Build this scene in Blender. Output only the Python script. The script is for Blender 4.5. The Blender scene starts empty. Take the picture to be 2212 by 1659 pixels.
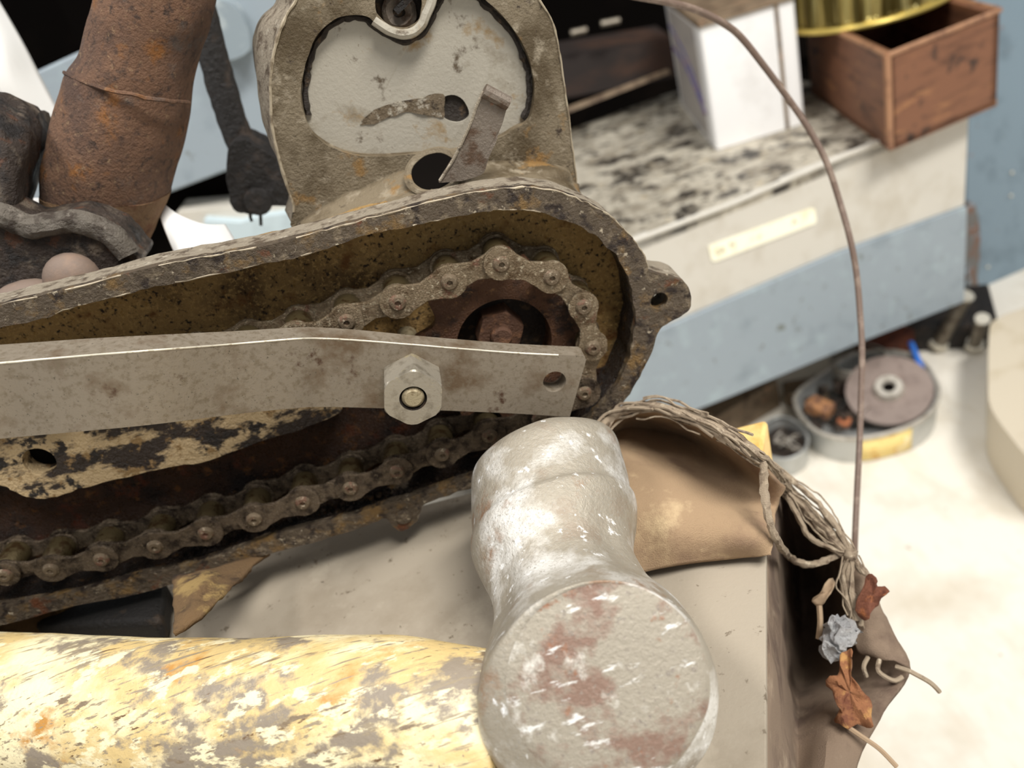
import bpy, bmesh, math, random
from mathutils import Vector, Matrix, geometry, noise
random.seed(7)
S = bpy.context.scene
COL = S.collection
R = math.radians
# ------------------------------------------------------------------ camera
W, H, F = 2212, 1659, 1750.0
PITCH, ROLL = R(30.0), R(17.8)
CAM = Vector((0, 0, 0.62))
fw = Vector((0, math.cos(PITCH), -math.sin(PITCH)))
r0 = Vector((1, 0, 0)); u0 = Vector((0, math.sin(PITCH), math.cos(PITCH)))
RT = r0*math.cos(ROLL) - u0*math.sin(ROLL)
UP = r0*math.sin(ROLL) + u0*math.cos(ROLL)
cd = bpy.data.cameras.new('camera'); cam = bpy.data.objects.new('camera', cd); COL.objects.link(cam)
cd.sensor_width = 36; cd.lens = 36*F/W; cd.clip_start = 0.01; cd.clip_end = 20
m = Matrix((RT, UP, -fw)).transposed().to_4x4(); m.translation = CAM
cam.matrix_world = m
cd.dof.use_dof = True; cd.dof.focus_distance = 0.205; cd.dof.aperture_fstop = 13
S.camera = cam
# ------------------------------------------------------------------ light
wd = bpy.data.worlds.new('World'); S.world = wd; wd.use_nodes = True
wd.node_tree.nodes['Background'].inputs[0].default_value = (0.95, 0.97, 1.0, 1)
wd.node_tree.nodes['Background'].inputs[1].default_value = 0.40
def area(name, loc, target, size, energy, col):
    l = bpy.data.lights.new(name, 'AREA'); l.shape = 'RECTANGLE'; l.size = size[0]; l.size_y = size[1]
    l.energy = energy; l.color = col
    o = bpy.data.objects.new(name, l); COL.objects.link(o); o.location = loc
    o.rotation_euler = (Vector(target)-Vector(loc)).to_track_quat('-Z', 'Y').to_euler()
area('workshop_lamp', (0.75, -0.55, 2.1), (0.15, 0.35, 0.3), (1.1, 0.35), 52, (1.0, 0.975, 0.93))
area('ceiling_lamp', (-0.7, 0.15, 2.0), (-0.05, 0.25, 0.5), (0.8, 0.3), 16, (1.0, 0.98, 0.96))
vs = S.view_settings; vs.view_transform = 'Standard'; vs.look = 'None'; vs.gamma = 1; vs.use_curve_mapping = False
vs.exposure = 0.0
# ------------------------------------------------------------------ pixel rays (frame 2212 x 1659)
def ray(px, py): return fw*F + RT*(px-W/2) - UP*(py-H/2)
def PY(px, py, y): d = ray(px, py); return CAM + d*((y-CAM.y)/d.y)
def PZ(px, py, z): d = ray(px, py); return CAM + d*((z-CAM.z)/d.z)
def PD(px, py, d): return CAM + ray(px, py).normalized()*d
def PN(px, py, q, n): d = ray(px, py); return CAM + d*((q-CAM).dot(n)/d.dot(n))
def proj(p):
    v = p-CAM; k = F/v.dot(fw); return (W/2+v.dot(RT)*k, H/2-v.dot(UP)*k)
def zat(base, py):            # height of the point above base that shows at row py
    lo, hi = base.z, base.z+0.6
    for _ in range(40):
        mid = (lo+hi)/2
        if proj(Vector((base.x, base.y, mid)))[1] > py: lo = mid
        else: hi = mid
    return lo
# ------------------------------------------------------------------ materials
def lin(h):
    h = h.lstrip('#'); c = [int(h[i:i+2], 16)/255 for i in (0, 2, 4)]
    return tuple((x/12.92 if x <= .04045 else ((x+.055)/1.055)**2.4) for x in c)+(1,)
_seed = [0]
def M(name, base, spots=(), rough=.6, metal=0.0, bump=.4, bscale=900, bdist=.0006, rvar=.0, spec=.5, coat=0, voro=None):
    mt = bpy.data.materials.new(name); mt.use_nodes = True
    nt = mt.node_tree; N = nt.nodes; L = nt.links; b = N['Principled BSDF']
    tc = N.new('ShaderNodeTexCoord')
    def nz(scale, detail, st, rot=0, dist=0):
        _seed[0] += 1
        mp = N.new('ShaderNodeMapping'); mp.inputs['Location'].default_value = (_seed[0]*.37, _seed[0]*.71, 0)
        mp.inputs['Scale'].default_value = st; mp.inputs['Rotation'].default_value = (0, rot, 0)
        L.new(tc.outputs['Object'], mp.inputs[0])
        n = N.new('ShaderNodeTexNoise'); n.inputs['Scale'].default_value = scale; n.inputs['Detail'].default_value = detail
        n.inputs['Roughness'].default_value = .62; n.inputs['Distortion'].default_value = dist
        L.new(mp.outputs[0], n.inputs['Vector']); return n
    prev = None
    rgb = N.new('ShaderNodeRGB'); rgb.outputs[0].default_value = lin(base); prev = rgb.outputs[0]
    for s in spots:
        c, sc, lo, hi = s[:4]; st = s[4] if len(s) > 4 else (1, 1, 1); det = s[5] if len(s) > 5 else 6
        rot = s[6] if len(s) > 6 else 0
        n = nz(sc, det, st, rot)
        rp = N.new('ShaderNodeMapRange'); rp.inputs['From Min'].default_value = lo; rp.inputs['From Max'].default_value = hi
        L.new(n.outputs['Fac'], rp.inputs['Value'])
        mx = N.new('ShaderNodeMix'); mx.data_type = 'RGBA'
        L.new(rp.outputs[0], mx.inputs['Factor']); L.new(prev, mx.inputs['A']); mx.inputs['B'].default_value = lin(c)
        prev = mx.outputs['Result']
    L.new(prev, b.inputs['Base Color'])
    b.inputs['Metallic'].default_value = metal; b.inputs['Roughness'].default_value = rough
    b.inputs['Specular IOR Level'].default_value = spec
    if coat: b.inputs['Coat Weight'].default_value = coat; b.inputs['Coat Roughness'].default_value = .15
    if rvar:
        n = nz(bscale*.4, 5, (1, 1, 1)); rp = N.new('ShaderNodeMapRange')
        rp.inputs['From Min'].default_value = .35; rp.inputs['From Max'].default_value = .65
        rp.inputs['To Min'].default_value = max(.05, rough-rvar); rp.inputs['To Max'].default_value = min(1, rough+rvar)
        L.new(n.outputs['Fac'], rp.inputs['Value']); L.new(rp.outputs[0], b.inputs['Roughness'])
    if bump:
        n = nz(bscale, 7, (1, 1, 1)); bp = N.new('ShaderNodeBump'); bp.inputs['Strength'].default_value = bump
        bp.inputs['Distance'].default_value = bdist
        L.new(n.outputs['Fac'], bp.inputs['Height']); L.new(bp.outputs[0], b.inputs['Normal'])
    return mt
m_rim = M('grimy_cast_rim', '#5a4d3d', [('#857660', 260, .54, .66), ('#80643a', 120, .54, .66), ('#2c2018', 190, .52, .62), ('#b9ac94', 500, .62, .7), ('#6d3f22', 90, .6, .68)], .55, .15, 1, 900, .0012, .2)
m_case_out = M('dusty_cast_side', '#9b8f7c', [('#5f503f', 200, .5, .62), ('#b5aa97', 350, .58, .68), ('#33281e', 260, .62, .7)], .75, 0, 1, 1100, .0012)
m_back = M('oily_gold_grime', '#b08c54', [('#5a4222', 38, .5, .66), ('#c49f63', 1100, .52, .62), ('#2a1a0d', 700, .55, .66), ('#7a5022', 110, .58, .68)], .45, 0, 1, 1500, .0012, .2)
m_lowback = M('glossy_dark_brown', '#3c2412', [('#1b1009', 60, .48, .62), ('#6a4420', 260, .58, .68), ('#5a2c16', 110, .58, .68)], .3, 0, 1, 1300, .0014, .15)
m_wallin = M('oily_black_grime', '#2b1c10', [('#120b07', 120, .42, .6), ('#6b4a22', 260, .6, .7)], .3, 0, 1, 1300, .0016, .18)
m_boss = M('worn_paint_patches', '#2e2219', [('#bfa67e', 95, .47, .53, (.6, 1, 1.2)), ('#8f7248', 210, .56, .64), ('#1c130c', 160, .56, .62)], .45, 0, 1, 700, .0014, .2)
m_chain = M('oily_chain_steel', '#7f6f58', [('#57452f', 240, .5, .66), ('#b3a78f', 700, .56, .66), ('#744838', 150, .6, .7)], .26, .55, 1, 1800, .0006, .15)
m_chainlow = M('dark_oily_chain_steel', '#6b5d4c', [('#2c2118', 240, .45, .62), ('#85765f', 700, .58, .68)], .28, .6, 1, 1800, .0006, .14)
m_pin = M('rusty_pin_end', '#6f604c', [('#755544', 400, .52, .62), ('#b3a58e', 900, .58, .66)], .4, .4, 1, 2200, .0004)
m_roller = M('brassy_oily_roller', '#5d5138', [('#453420', 300, .5, .6)], .25, .6, .5, 1500, .0004)
m_sprocket = M('brown_oily_sprocket', '#5c3c26', [('#2d1b10', 160, .5, .62), ('#8a6440', 500, .58, .68)], .4, .2, 1, 1500, .0008, .15)
m_rustnut = M('rusty_nut_steel', '#604230', [('#7d573c', 300, .5, .62), ('#3c2416', 240, .55, .65)], .6, .1, 1, 1500, .0006)
m_bar = M('scratched_bar_steel', '#8b8070', [('#6a5844', 75, .54, .68), ('#786c5a', 600, .5, .66), ('#50392a', 130, .64, .72), ('#5a5244', 1400, .62, .68)], .5, .35, .3, 1600, .0003, .08)
m_nut = M('zinc_nut', '#a8a091', [('#877f70', 260, .5, .66), ('#bdb08c', 180, .6, .7)], .36, .55, .4, 1500, .0003)
m_stud = M('brass_stud', '#a89a7c', [('#7d6d50', 500, .5, .6)], .5, .3, .5, 1800, .0004)
m_hammer = M('worn_hammer_steel', '#a19888', [('#d9d6cf', 45, .5, .64), ('#998c7b', 80, .57, .67), ('#94775f', 65, .57, .67), ('#a29c90', 1500, .55, .66), ('#f0efec', 300, .62, .68, (1, 1, .4))], .45, .25, .6, 900, .0006, .12)
m_hface = M('rust_blotched_striking_face', '#a39a8a', [('#8a7061', 75, .5, .6), ('#d5d0c5', 110, .56, .66, (1, 1, .5)), ('#96694e', 150, .6, .68), ('#e8e6e0', 260, .6, .66, (.4, 1, 1.4)), ('#8f857a', 700, .58, .68)], .45, .2, .7, 900, .0006, .12)
m_handle = M('worn_ash_wood', '#d0b67e', [('#ecdfb6', 45, .46, .6, (.5, 1, 1)), ('#b98540', 55, .58, .68, (.6, 1, 1.4)), ('#8c8070', 62, .52, .58, (.8, 1, 1.3), 8), ('#e9dcb4', 170, .55, .6, (.5, 1, 1.5), 8), ('#7d6c56', 260, .6, .65, (.10, 1, 1.4), 8), ('#6b5238', 600, .64, .68, (.05, 1, 1)), ('#8a7c6a', 500, .66, .7, (1, 1, .05)), ('#94866e', 900, .57, .63, (.04, 1, 1))], .45, 0, .5, 500, .0006)
m_housing = M('dusty_aluminium_casting', '#7c6f59', [('#54462f', 60, .46, .62), ('#968a75', 160, .55, .66), ('#8a6a3c', 90, .6, .68), ('#3c2f22', 300, .62, .7)], .62, .15, .8, 1000, .0008, .1)
m_light = M('pale_cast_face', '#aea798', [('#857a67', 50, .55, .68), ('#94794f', 75, .58, .68), ('#5e5140', 110, .63, .7), ('#6b5d4a', 700, .66, .72)], .55, .15, .4, 1000, .0005)
m_dark = M('blackish_brown', '#2a2119', [('#5a4630', 260, .56, .66)], .5, 0, 1, 900, .001)  # near-black brown for the groove line, recess floors and hub face
m_lever = M('dusty_lever_steel', '#7a6f63', [('#5a4636', 160, .5, .62), ('#8f5a3a', 120, .62, .7)], .5, .35, .7, 1200, .0006)
m_pipe = M('rusty_pipe', '#7a5a44', [('#5a4438', 50, .48, .64), ('#93602f', 90, .57, .68), ('#47362c', 420, .52, .68), ('#94785a', 520, .6, .7), ('#6d655f', 55, .6, .72)], .85, 0, 1, 1000, .0012)
m_pipelow = M('ochre_pipe_end', '#8f7050', [('#7a5238', 70, .5, .62), ('#c9a566', 60, .58, .68), ('#5a4234', 180, .58, .66)], .85, 0, 1, 1000, .001)
m_iron = M('greasy_cast_iron', '#3b2f26', [('#6e6152', 130, .52, .64), ('#1a130e', 100, .5, .6), ('#5c3a24', 150, .6, .68)], .55, 0, 1, 700, .0022, .2)
m_iron2 = M('grey_greasy_iron', '#6d655a', [('#41362c', 160, .5, .62), ('#8d8478', 260, .6, .7)], .55, 0, 1, 900, .0014)
m_dirt = M('brown_dirt_crust', '#6f604b', [('#a69d8c', 260, .5, .56), ('#3d3022', 320, .55, .64)], .8, 0, 1, 900, .001)
m_edge = M('edge_highlight_steel', '#d8d0bd', [('#a89b84', 500, .55, .65)], .35, .4, 0)
m_wear = M('worn_edge_metal', '#a89b84', [('#7d6f5a', 300, .5, .62)], .5, .2, .3)
m_dome = M('smooth_brown_rivet', '#77665a', [('#8a7260', 60, .5, .65)], .7, 0, .3, 1200, .0004)
m_blackrod = M('black_greasy_rod', '#17120f', [('#3c2f25', 120, .55, .68)], .55, 0, 1, 500, .0015)
m_blue = M('pale_blue_paint', '#929da5', [('#7f8b93', 30, .55, .75), ('#6f7570', 75, .62, .7), ('#9caab0', 50, .55, .7)], .45, 0, .1, 300, .0004)
m_bluepost = M('rust_specked_blue_paint', '#7a8d9a', [('#667884', 25, .5, .7), ('#8a5a42', 50, .68, .74), ('#6b5d52', 80, .67, .72)], .4, 0, .2, 300, .0004)
m_cream = M('cream_painted_metal', '#cdc8bd', [('#bfb8aa', 25, .5, .7), ('#a89a82', 100, .69, .75)], .5, 0, .1, 300, .0003)
m_creamtop = M('stained_cream_top', '#bfb7a6', [('#8f8676', 30, .46, .6), ('#35302a', 34, .52, .6), ('#5d5446', 80, .56, .64), ('#b3a487', 60, .6, .7)], .5, 0, .2, 300, .0003)
m_beige = M('beige_casing_paint', '#cfc3ad', [('#bfb196', 20, .55, .7)], .5, 0, 0)
m_tape = M('label_tape', '#fffce4', [('#f4ecc8', 60, .5, .7)], .5, 0, 0)
m_ink = M('faded_ink', '#b9ad8a', [], .6, 0, 0)
m_tin = M('white_enamel_tin', '#f7f6f4', [('#e9e7e4', 20, .5, .7)], .35, 0, 0)
m_tinside = M('shaded_tin_side', '#b7b0a8', [('#8f8a90', 25, .55, .7)], .45, 0, 0)
m_tinblue = M('blue_violet_print', '#6b6690', [('#8a7088', 60, .5, .6)], .5, 0, 0)
m_lid = M('brown_dusty_lid', '#83705a', [('#5d4b3a', 50, .5, .65), ('#a98467', 60, .6, .7)], .6, 0, .3)
m_wood = M('dark_brown_box_wood', '#7b523a', [('#5a3a28', 40, .5, .65, (.4, .4, 3)), ('#a3734c', 50, .56, .68, (.4, .4, 2)), ('#2f221c', 45, .58, .68)], .6, 0, .4, 400, .0008)
m_woodedge = M('worn_box_edge', '#a57a5a', [('#7b5640', 50, .5, .65)], .6, 0, .3)
m_gold = M('gold_lacquered_tin', '#ad9c5e', [('#54481f', 55, .47, .54, (1, 1, .05)), ('#e0d594', 40, .58, .66, (1, 1, .05))], .3, .7, 0)  # upright dark and pale streaks paint metal reflections
m_goldrim = M('bright_gold_rim', '#d9c069', [], .3, .6, 0)
m_cable = M('brown_cable', '#6f5c50', [('#8a786a', 200, .5, .65)], .5, 0, .3)
m_floor = M('pale_concrete_floor', '#ece6d9', [('#d6ccb9', 9, .5, .7), ('#e0d7c6', 40, .52, .7, (1, .3, 1)), ('#a89d8c', 60, .68, .74)], .7, 0, .2, 120, .002)
m_darkspace = M('dark_space_black', '#080605', [('#120d0a', 6, .5, .7)], .95, 0, .2, 60, .002, 0, .05)  # near black, the shade of unlit spaces put into the colour
m_shadowwood = M('dark_plank', '#1d120c', [('#3a2416', 18, .5, .65, (.3, 1, 1))], .8, 0, .2)
m_board = M('grey_hardboard', '#9f9483', [('#8a7e6c', 22, .5, .7), ('#b0a593', 35, .56, .7), ('#6d6150', 260, .63, .7), ('#5a4f44', 140, .71, .74)], .75, 0, .3, 900, .0004)
m_tablewood = M('yellow_pine_edge', '#f0cf87', [('#d9a95a', 60, .5, .65, (1, 1, 4))], .6, 0, .2)
m_cloth = M('tan_canvas', '#a88d6e', [('#8c715a', 40, .5, .66), ('#cdb38d', 55, .56, .68), ('#6d5546', 60, .66, .74)], .95, 0, .8, 2600, .0006)
m_cloth2 = M('grey_brown_canvas', '#8a7663', [('#6b584a', 40, .48, .62), ('#a5927c', 60, .58, .7)], .95, 0, .8, 2600, .0006)
m_thread = M('frayed_grey_thread', '#a2917b', [('#7b6a58', 260, .5, .62), ('#c4b59d', 300, .58, .68)], .95, 0, .8, 2600, .0005)
m_leaf = M('dry_red_brown_leaf', '#6f412c', [('#5a2c1a', 120, .5, .62), ('#a5643a', 160, .58, .68)], .8, 0, .8, 900, .001)
m_leaf2 = M('dry_orange_leaf', '#94623f', [('#75462f', 200, .48, .6), ('#b98a52', 160, .58, .66)], .8, 0, .8, 900, .001)
m_twig = M('pale_leaf_stalk', '#a38b70', [], .8, 0, .3)
m_foil = M('crumpled_foil', '#d4d4d4', [], .3, .7, 1, 500, .003)
m_alu = M('aluminium_tin', '#bfc0bd', [('#a5a6a2', 30, .5, .7)], .38, .55, .1)
m_yellow = M('yellow_label', '#f2d98e', [('#d9a24a', 80, .55, .65), ('#fff2c8', 60, .58, .68)], .6, 0, 0)
m_disc = M('mauve_grey_disc', '#8d7d74', [('#7a6a62', 60, .5, .65), ('#9d6f58', 70, .66, .72)], .6, 0, .3)
m_hub = M('pale_metal_hub', '#c9c2b6', [('#a39a8c', 120, .5, .65)], .4, .4, .2)
m_hole = M('dark_hole', '#0d0a08', [], .95, 0, 0, spec=.05)
m_orange = M('rusty_orange_nut', '#b06b42', [('#8a4c2e', 150, .5, .62)], .7, 0, .5)
m_lump = M('tan_rusty_lump', '#a9784f', [('#6d4c3a', 90, .5, .6)], .7, 0, .6)
m_boltsteel = M('dull_bolt_steel', '#7d7568', [('#55493c', 120, .5, .65)], .4, .5, .3)
m_bright = M('bright_bolt_end', '#d8d2c2', [], .3, .5, 0)
m_bluestick = M('blue_plastic', '#3f7fe0', [], .4, 0, 0)
m_paper = M('white_paper', '#fbfaf7', [('#efedea', 30, .5, .7)], .8, 0, 0)
m_blueish = M('pale_blue_grey_paint', '#bccbd0', [('#a5b3b8', 30, .5, .7)], .6, 0, 0)
m_rag = M('oily_brown_rag', '#6f5638', [('#3a2a1b', 70, .5, .62), ('#a08552', 90, .56, .66)], .9, 0, .8, 1400, .001)
m_blackblock = M('black_block', '#120e0b', [('#33271b', 120, .6, .7)], .6, 0, 1, 800, .001)
m_redb2 = M('grime_and_rust', '#6d6a66', [('#7a5642', 60, .5, .6), ('#8f9ca6', 90, .55, .65)], .7, 0, .3)
m_redb = M('red_brown_rust', '#6d3620', [('#43231a', 60, .5, .62)], .8, 0, .6)
# ------------------------------------------------------------------ mesh tools
def cr(pts, n=6, closed=False):
    out = []; P = [Vector(p) for p in pts]; k = len(P)
    rng = range(k if closed else k-1)
    for i in rng:
        if closed: a, b, c, d = P[(i-1) % k], P[i], P[(i+1) % k], P[(i+2) % k]
        else: a, b, c, d = P[max(i-1, 0)], P[i], P[i+1], P[min(i+2, k-1)]
        for j in range(n):
            t = j/n
            out.append(.5*((2*b)+(c-a)*t+(2*a-5*b+4*c-d)*t*t+(3*b-a-3*c+d)*t**3))
    if not closed: out.append(P[-1].copy())
    return out
class MB:
    def __init__(s): s.v = []; s.f = []
    def add(s, vs, fs):
        o = len(s.v); s.v += [Vector(v) for v in vs]; s.f += [tuple(i+o for i in f) for f in fs]; return s
    def prism(s, outer, vec, holes=(), back=True, front=True):
        loops = [list(outer)]+[list(h) for h in holes]; vec = Vector(vec)
        flat = [Vector(p) for l in loops for p in l]; n = len(flat)
        nrm = vec.normalized(); ax = nrm.orthogonal().normalized(); ay = nrm.cross(ax)
        tess = geometry.tessellate_polygon([[Vector((Vector(p).dot(ax), Vector(p).dot(ay), 0)) for p in l] for l in loops])
        fs = []
        if front: fs += [tuple(t) for t in tess]
        if back: fs += [tuple(i+n for i in reversed(t)) for t in tess]
        o = 0
        for l in loops:
            k = len(l)
            for i in range(k):
                a, b = o+i, o+(i+1) % k; fs.append((a, b, b+n, a+n))
            o += k
        return s.add(flat+[p+vec for p in flat], fs)
    def rings(s, rings, caps=True, closed=False):
        k = len(rings[0]); vs = [p for r in rings for p in r]; fs = []; n = len(rings)
        for i in range(n if closed else n-1):
            for j in range(k):
                a = i*k+j; b = i*k+(j+1) % k; c = ((i+1) % n)*k+(j+1) % k; d = ((i+1) % n)*k+j
                fs.append((a, b, c, d))
        if caps and not closed: fs.append(tuple(range(k-1, -1, -1))); fs.append(tuple(range((n-1)*k, n*k)))
        return s.add(vs, fs)
    def tube(s, pts, rad, seg=10, caps=True, flat=1.0):
        P = [Vector(p) for p in pts]; rs = []
        ref = None
        for i, p in enumerate(P):
            t = (P[min(i+1, len(P)-1)]-P[max(i-1, 0)]).normalized()
            if ref is None: ref = t.orthogonal().normalized()
            ref = (ref-t*ref.dot(t)).normalized(); bi = t.cross(ref)
            r = rad[i] if isinstance(rad, (list, tuple)) else rad
            rs.append([p+ref*math.cos(a)*r+bi*math.sin(a)*r*flat for a in [2*math.pi*j/seg for j in range(seg)]])
        return s.rings(rs, caps)
    def lathe(s, c, axis, prof, seg=32, caps=False):
        axis = Vector(axis).normalized(); ax = axis.orthogonal().normalized(); ay = axis.cross(ax); c = Vector(c)
        return s.rings([[c+axis*h+(ax*math.cos(a)+ay*math.sin(a))*r for a in [2*math.pi*j/seg for j in range(seg)]] for r, h in prof], caps)
    def box(s, c, sz, M3=None):
        c = Vector(c); vs = []
        for x in (-.5, .5):
            for y in (-.5, .5):
                for z in (-.5, .5):
                    v = Vector((x*sz[0], y*sz[1], z*sz[2])); vs.append(c+(M3 @ v if M3 else v))
        return s.add(vs, [(0, 1, 3, 2), (4, 6, 7, 5), (0, 4, 5, 1), (2, 3, 7, 6), (0, 2, 6, 4), (1, 5, 7, 3)])
    def sphere(s, c, r, seg=20, squash=(1, 1, 1)):
        rs = []
        for i in range(1, 12):
            th = math.pi*i/12
            rs.append([Vector(c)+Vector((math.sin(th)*math.cos(a)*squash[0], math.sin(th)*math.sin(a)*squash[1], math.cos(th)*squash[2]))*r for a in [2*math.pi*j/seg for j in range(seg)]])
        return s.rings(rs, True)
    def grid(s, rows, thick=None):
        n = len(rows); k = len(rows[0]); vs = [p for r in rows for p in r]
        return s.add(vs, [(i*k+j, i*k+j+1, (i+1)*k+j+1, (i+1)*k+j) for i in range(n-1) for j in range(k-1)])
    def build(s, name, mat, parent=None, smooth=True, ang=35, bevel=0, bseg=2, subd=0, solid=0, jit=0, jsc=300, loc=None):
        off = parent['_o'] if parent is not None and '_o' in parent.keys() else None
        org = Vector(off) if off is not None else (Vector(loc) if loc is not None else sum(s.v, Vector())/len(s.v))
        me = bpy.data.meshes.new(name)
        vs = s.v
        if jit: vs = [v+noise.noise_vector(v*jsc)*jit for v in vs]
        me.from_pydata([v-org for v in vs], [], s.f); me.materials.append(mat)
        bm = bmesh.new(); bm.from_mesh(me); (bmesh.ops.remove_doubles(bm, verts=bm.verts, dist=1e-6) if getattr(s, 'weld', False) else None); bmesh.ops.recalc_face_normals(bm, faces=bm.faces); bm.to_mesh(me); bm.free()
        if smooth:
            me.shade_smooth(); me.set_sharp_from_angle(angle=R(ang))
        o = bpy.data.objects.new(name, me); COL.objects.link(o)
        if parent is not None: o.parent = parent
        else: o.location = org
        if parent is not None: o['_o'] = list(org)
        else: o['_o'] = list(org)
        if solid: md = o.modifiers.new('solid', 'SOLIDIFY'); md.thickness = solid
        if bevel:
            md = o.modifiers.new('bevel', 'BEVEL'); md.width = bevel; md.segments = bseg; md.limit_method = 'ANGLE'; md.angle_limit = R(40); md.harden_normals = True
        if subd: md = o.modifiers.new('sub', 'SUBSURF'); md.levels = subd; md.render_levels = subd
        return o
def tag(o, label=None, cat=None, group=None, kind=None):
    if label: o['label'] = label
    if cat: o['category'] = cat
    if group: o['group'] = group
    if kind: o['kind'] = kind
    return o
def thing(name, loc, label, cat, group=None):
    o = bpy.data.objects.new(name, None); COL.objects.link(o); o.location = loc; o['_o'] = list(loc); o.empty_display_size = .01
    return tag(o, label, cat, group)
def pxy(pts, y): return [PY(p[0], p[1], y) for p in pts]
def crop(pts, ox, oy, s=2.989): return [(ox+x/s, oy+y/s) for x, y in pts]
def sm(pts, n=5, closed=True): return [(v.x, v.y) for v in cr([(p[0], p[1], 0) for p in pts], n, closed)]
def offs(pts, d):     # offset a closed XZ loop outward (pts: 3D with same y)
    c = sum(pts, Vector())/len(pts); out = []; n = len(pts); area2 = sum(pts[i].x*pts[(i+1) % n].z-pts[(i+1) % n].x*pts[i].z for i in range(n))
    sg = 1 if area2 > 0 else -1
    for i, p in enumerate(pts):
        t = (pts[(i+1) % n]-pts[i-1]).normalized(); out.append(p+Vector((t.z, 0, -t.x))*d*sg)
    return out
YB = Vector((0, 1, 0)); YW = .0145; YBK = .21+YW
# ================================================================== SETTING
def struct(o): return tag(o, kind='structure')
fb = MB().box((0.3, 0.6, -0.01), (5, 4.4, .02)); struct(fb.build('floor', m_floor, smooth=False))
wb = MB().box((0.3, 1.9, 1.2), (5, .04, 2.4)); struct(wb.build('wall_back', m_darkspace, smooth=False))
# ================================================================== SHELF
YAW = R(9.7); sdir = Vector((math.cos(YAW), math.sin(YAW), 0)); sn = Vector((-math.sin(YAW), math.cos(YAW), 0))
q0 = PY(1500, 690, .72)
def PV(px, py, d=0): return PN(px, py, q0+sn*d, sn)
shelf = thing('storage_shelf', PV(1750, 780), 'low blue steel shelf with cream front panel and black-stained cream top', 'shelf')
front = [PV(1330, 748)-sdir*.16, PV(1330, 534)-sdir*.16, PV(1330, 534), PV(1572, 443), PV(1760, 362), PV(1861, 324), PV(2094, 228), PV(2084, 444), PV(1807, 544), PV(1472, 688), PV(1330, 748)]
MB().prism(front, sn*.012).build('front_panel', m_cream, shelf, bevel=.001)
ridge = [PV(1330, 534)-sdir*.16, PV(1330, 534), PV(1572, 443), PV(1760, 362), PV(2094, 228)]
MB().tube([p-sn*.0005 for p in ridge], .0028, 10).build('panel_lip', m_cream, shelf)
low = [PV(1330, 950)-sdir*.16, PV(1330, 748)-sdir*.16, PV(1330, 748), PV(1472, 688), PV(1807, 544), PV(2084, 444), PV(2078, 650), PV(1860, 735), PV(1572, 855), PV(1330, 950)]
MB().prism([p-sn*.004 for p in low], sn*.03).build('blue_lip', m_blue, shelf, bevel=.0015)
zs = PV(1760, 362).z
zf = [PV(1330, 534), PV(1760, 362), PV(2094, 228)]
zs = sum(p.z for p in zf)/3
A = PV(1250, 566); B = PV(2094, 228)
dirf = (B-A); dirf.z = 0
A.z = B.z = zs-.001
def PS(px, py): return PZ(px, py, zs)
back_l = PS(1200, 313); bd = sn*((back_l-A).dot(sn)+.05)
MB().prism([A+sdir*-.12, B, B+bd*1.0, A+sdir*-.12+bd], (0, 0, -.012)).build('top_board', m_creamtop, shelf, bevel=.001)
lab = [PV(x, y, -.0015) for x, y in [(1531, 533), (1536, 529), (1752, 450), (1760, 451), (1764, 478), (1759, 484), (1546, 565), (1538, 564)]]
lb = MB().prism(lab, sn*.001).build('label_tape', m_tape, shelf); lb['label'] = 'pale yellow embossed label tape'
tm = MB()
def text(body, px, py, size, d=-.0018):
    c = bpy.data.curves.new('t', 'FONT'); c.body = body; c.size = size; c.align_x = 'CENTER'; c.align_y = 'CENTER'; c.extrude = .0001
    o = bpy.data.objects.new('t', c); COL.objects.link(o)
    xa = (PV(1752, 450)-PV(1536, 529)).normalized(); za = -sn; ya = za.cross(xa)
    mw = Matrix.Translation(PV(px, py, d)) @ Matrix((xa, ya, za)).transposed().to_4x4()
    bpy.context.view_layer.update(); me = o.to_mesh()
    tm.add([mw @ v.co for v in me.vertices], [tuple(p.vertices) for p in me.polygons])
    o.to_mesh_clear(); bpy.data.objects.remove(o); bpy.data.curves.remove(c)
text('GR', 1556, 543, .009); text('N', 1582, 529, .009); text('o', 1640, 511, .008); text('A', 1716, 479, .009); text('/', 1741, 469, .009)
tm.build('lettering', m_ink, lb, smooth=False)
# end post
post = thing('blue_post', PV(2150, 655, -.02), 'blue rust-specked steel post with rounded foot at the right end of the shelf', 'post')
pp = sm([(2094, 200), (2088, 330), (2086, 450), (2086, 560), (2090, 640), (2108, 665), (2150, 660), (2212, 641), (2330, 600)], 3, False)
pl = [PV(x, y, .13) for x, y in [(2150, -420), (2110, -100)]+pp+[(2400, 500), (2420, -500)]]
MB().prism(pl, sn*.05).build('post_body', m_bluepost, post, bevel=.004)
MB().prism([PV(x, y, .128) for x, y in sm([(2087, 450), (2108, 446), (2118, 520), (2112, 600), (2118, 655), (2096, 650), (2088, 600)], 3)], sn*.003).build('rust_streak', m_redb2, post, jit=.001)
for x, y in [(2186, 373), (2184, 423), (2134, 577)]:
    MB().sphere(PV(x, y, .129), .0022, 12, (1, .6, 1)).build('rivet', m_bright, post)
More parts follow.
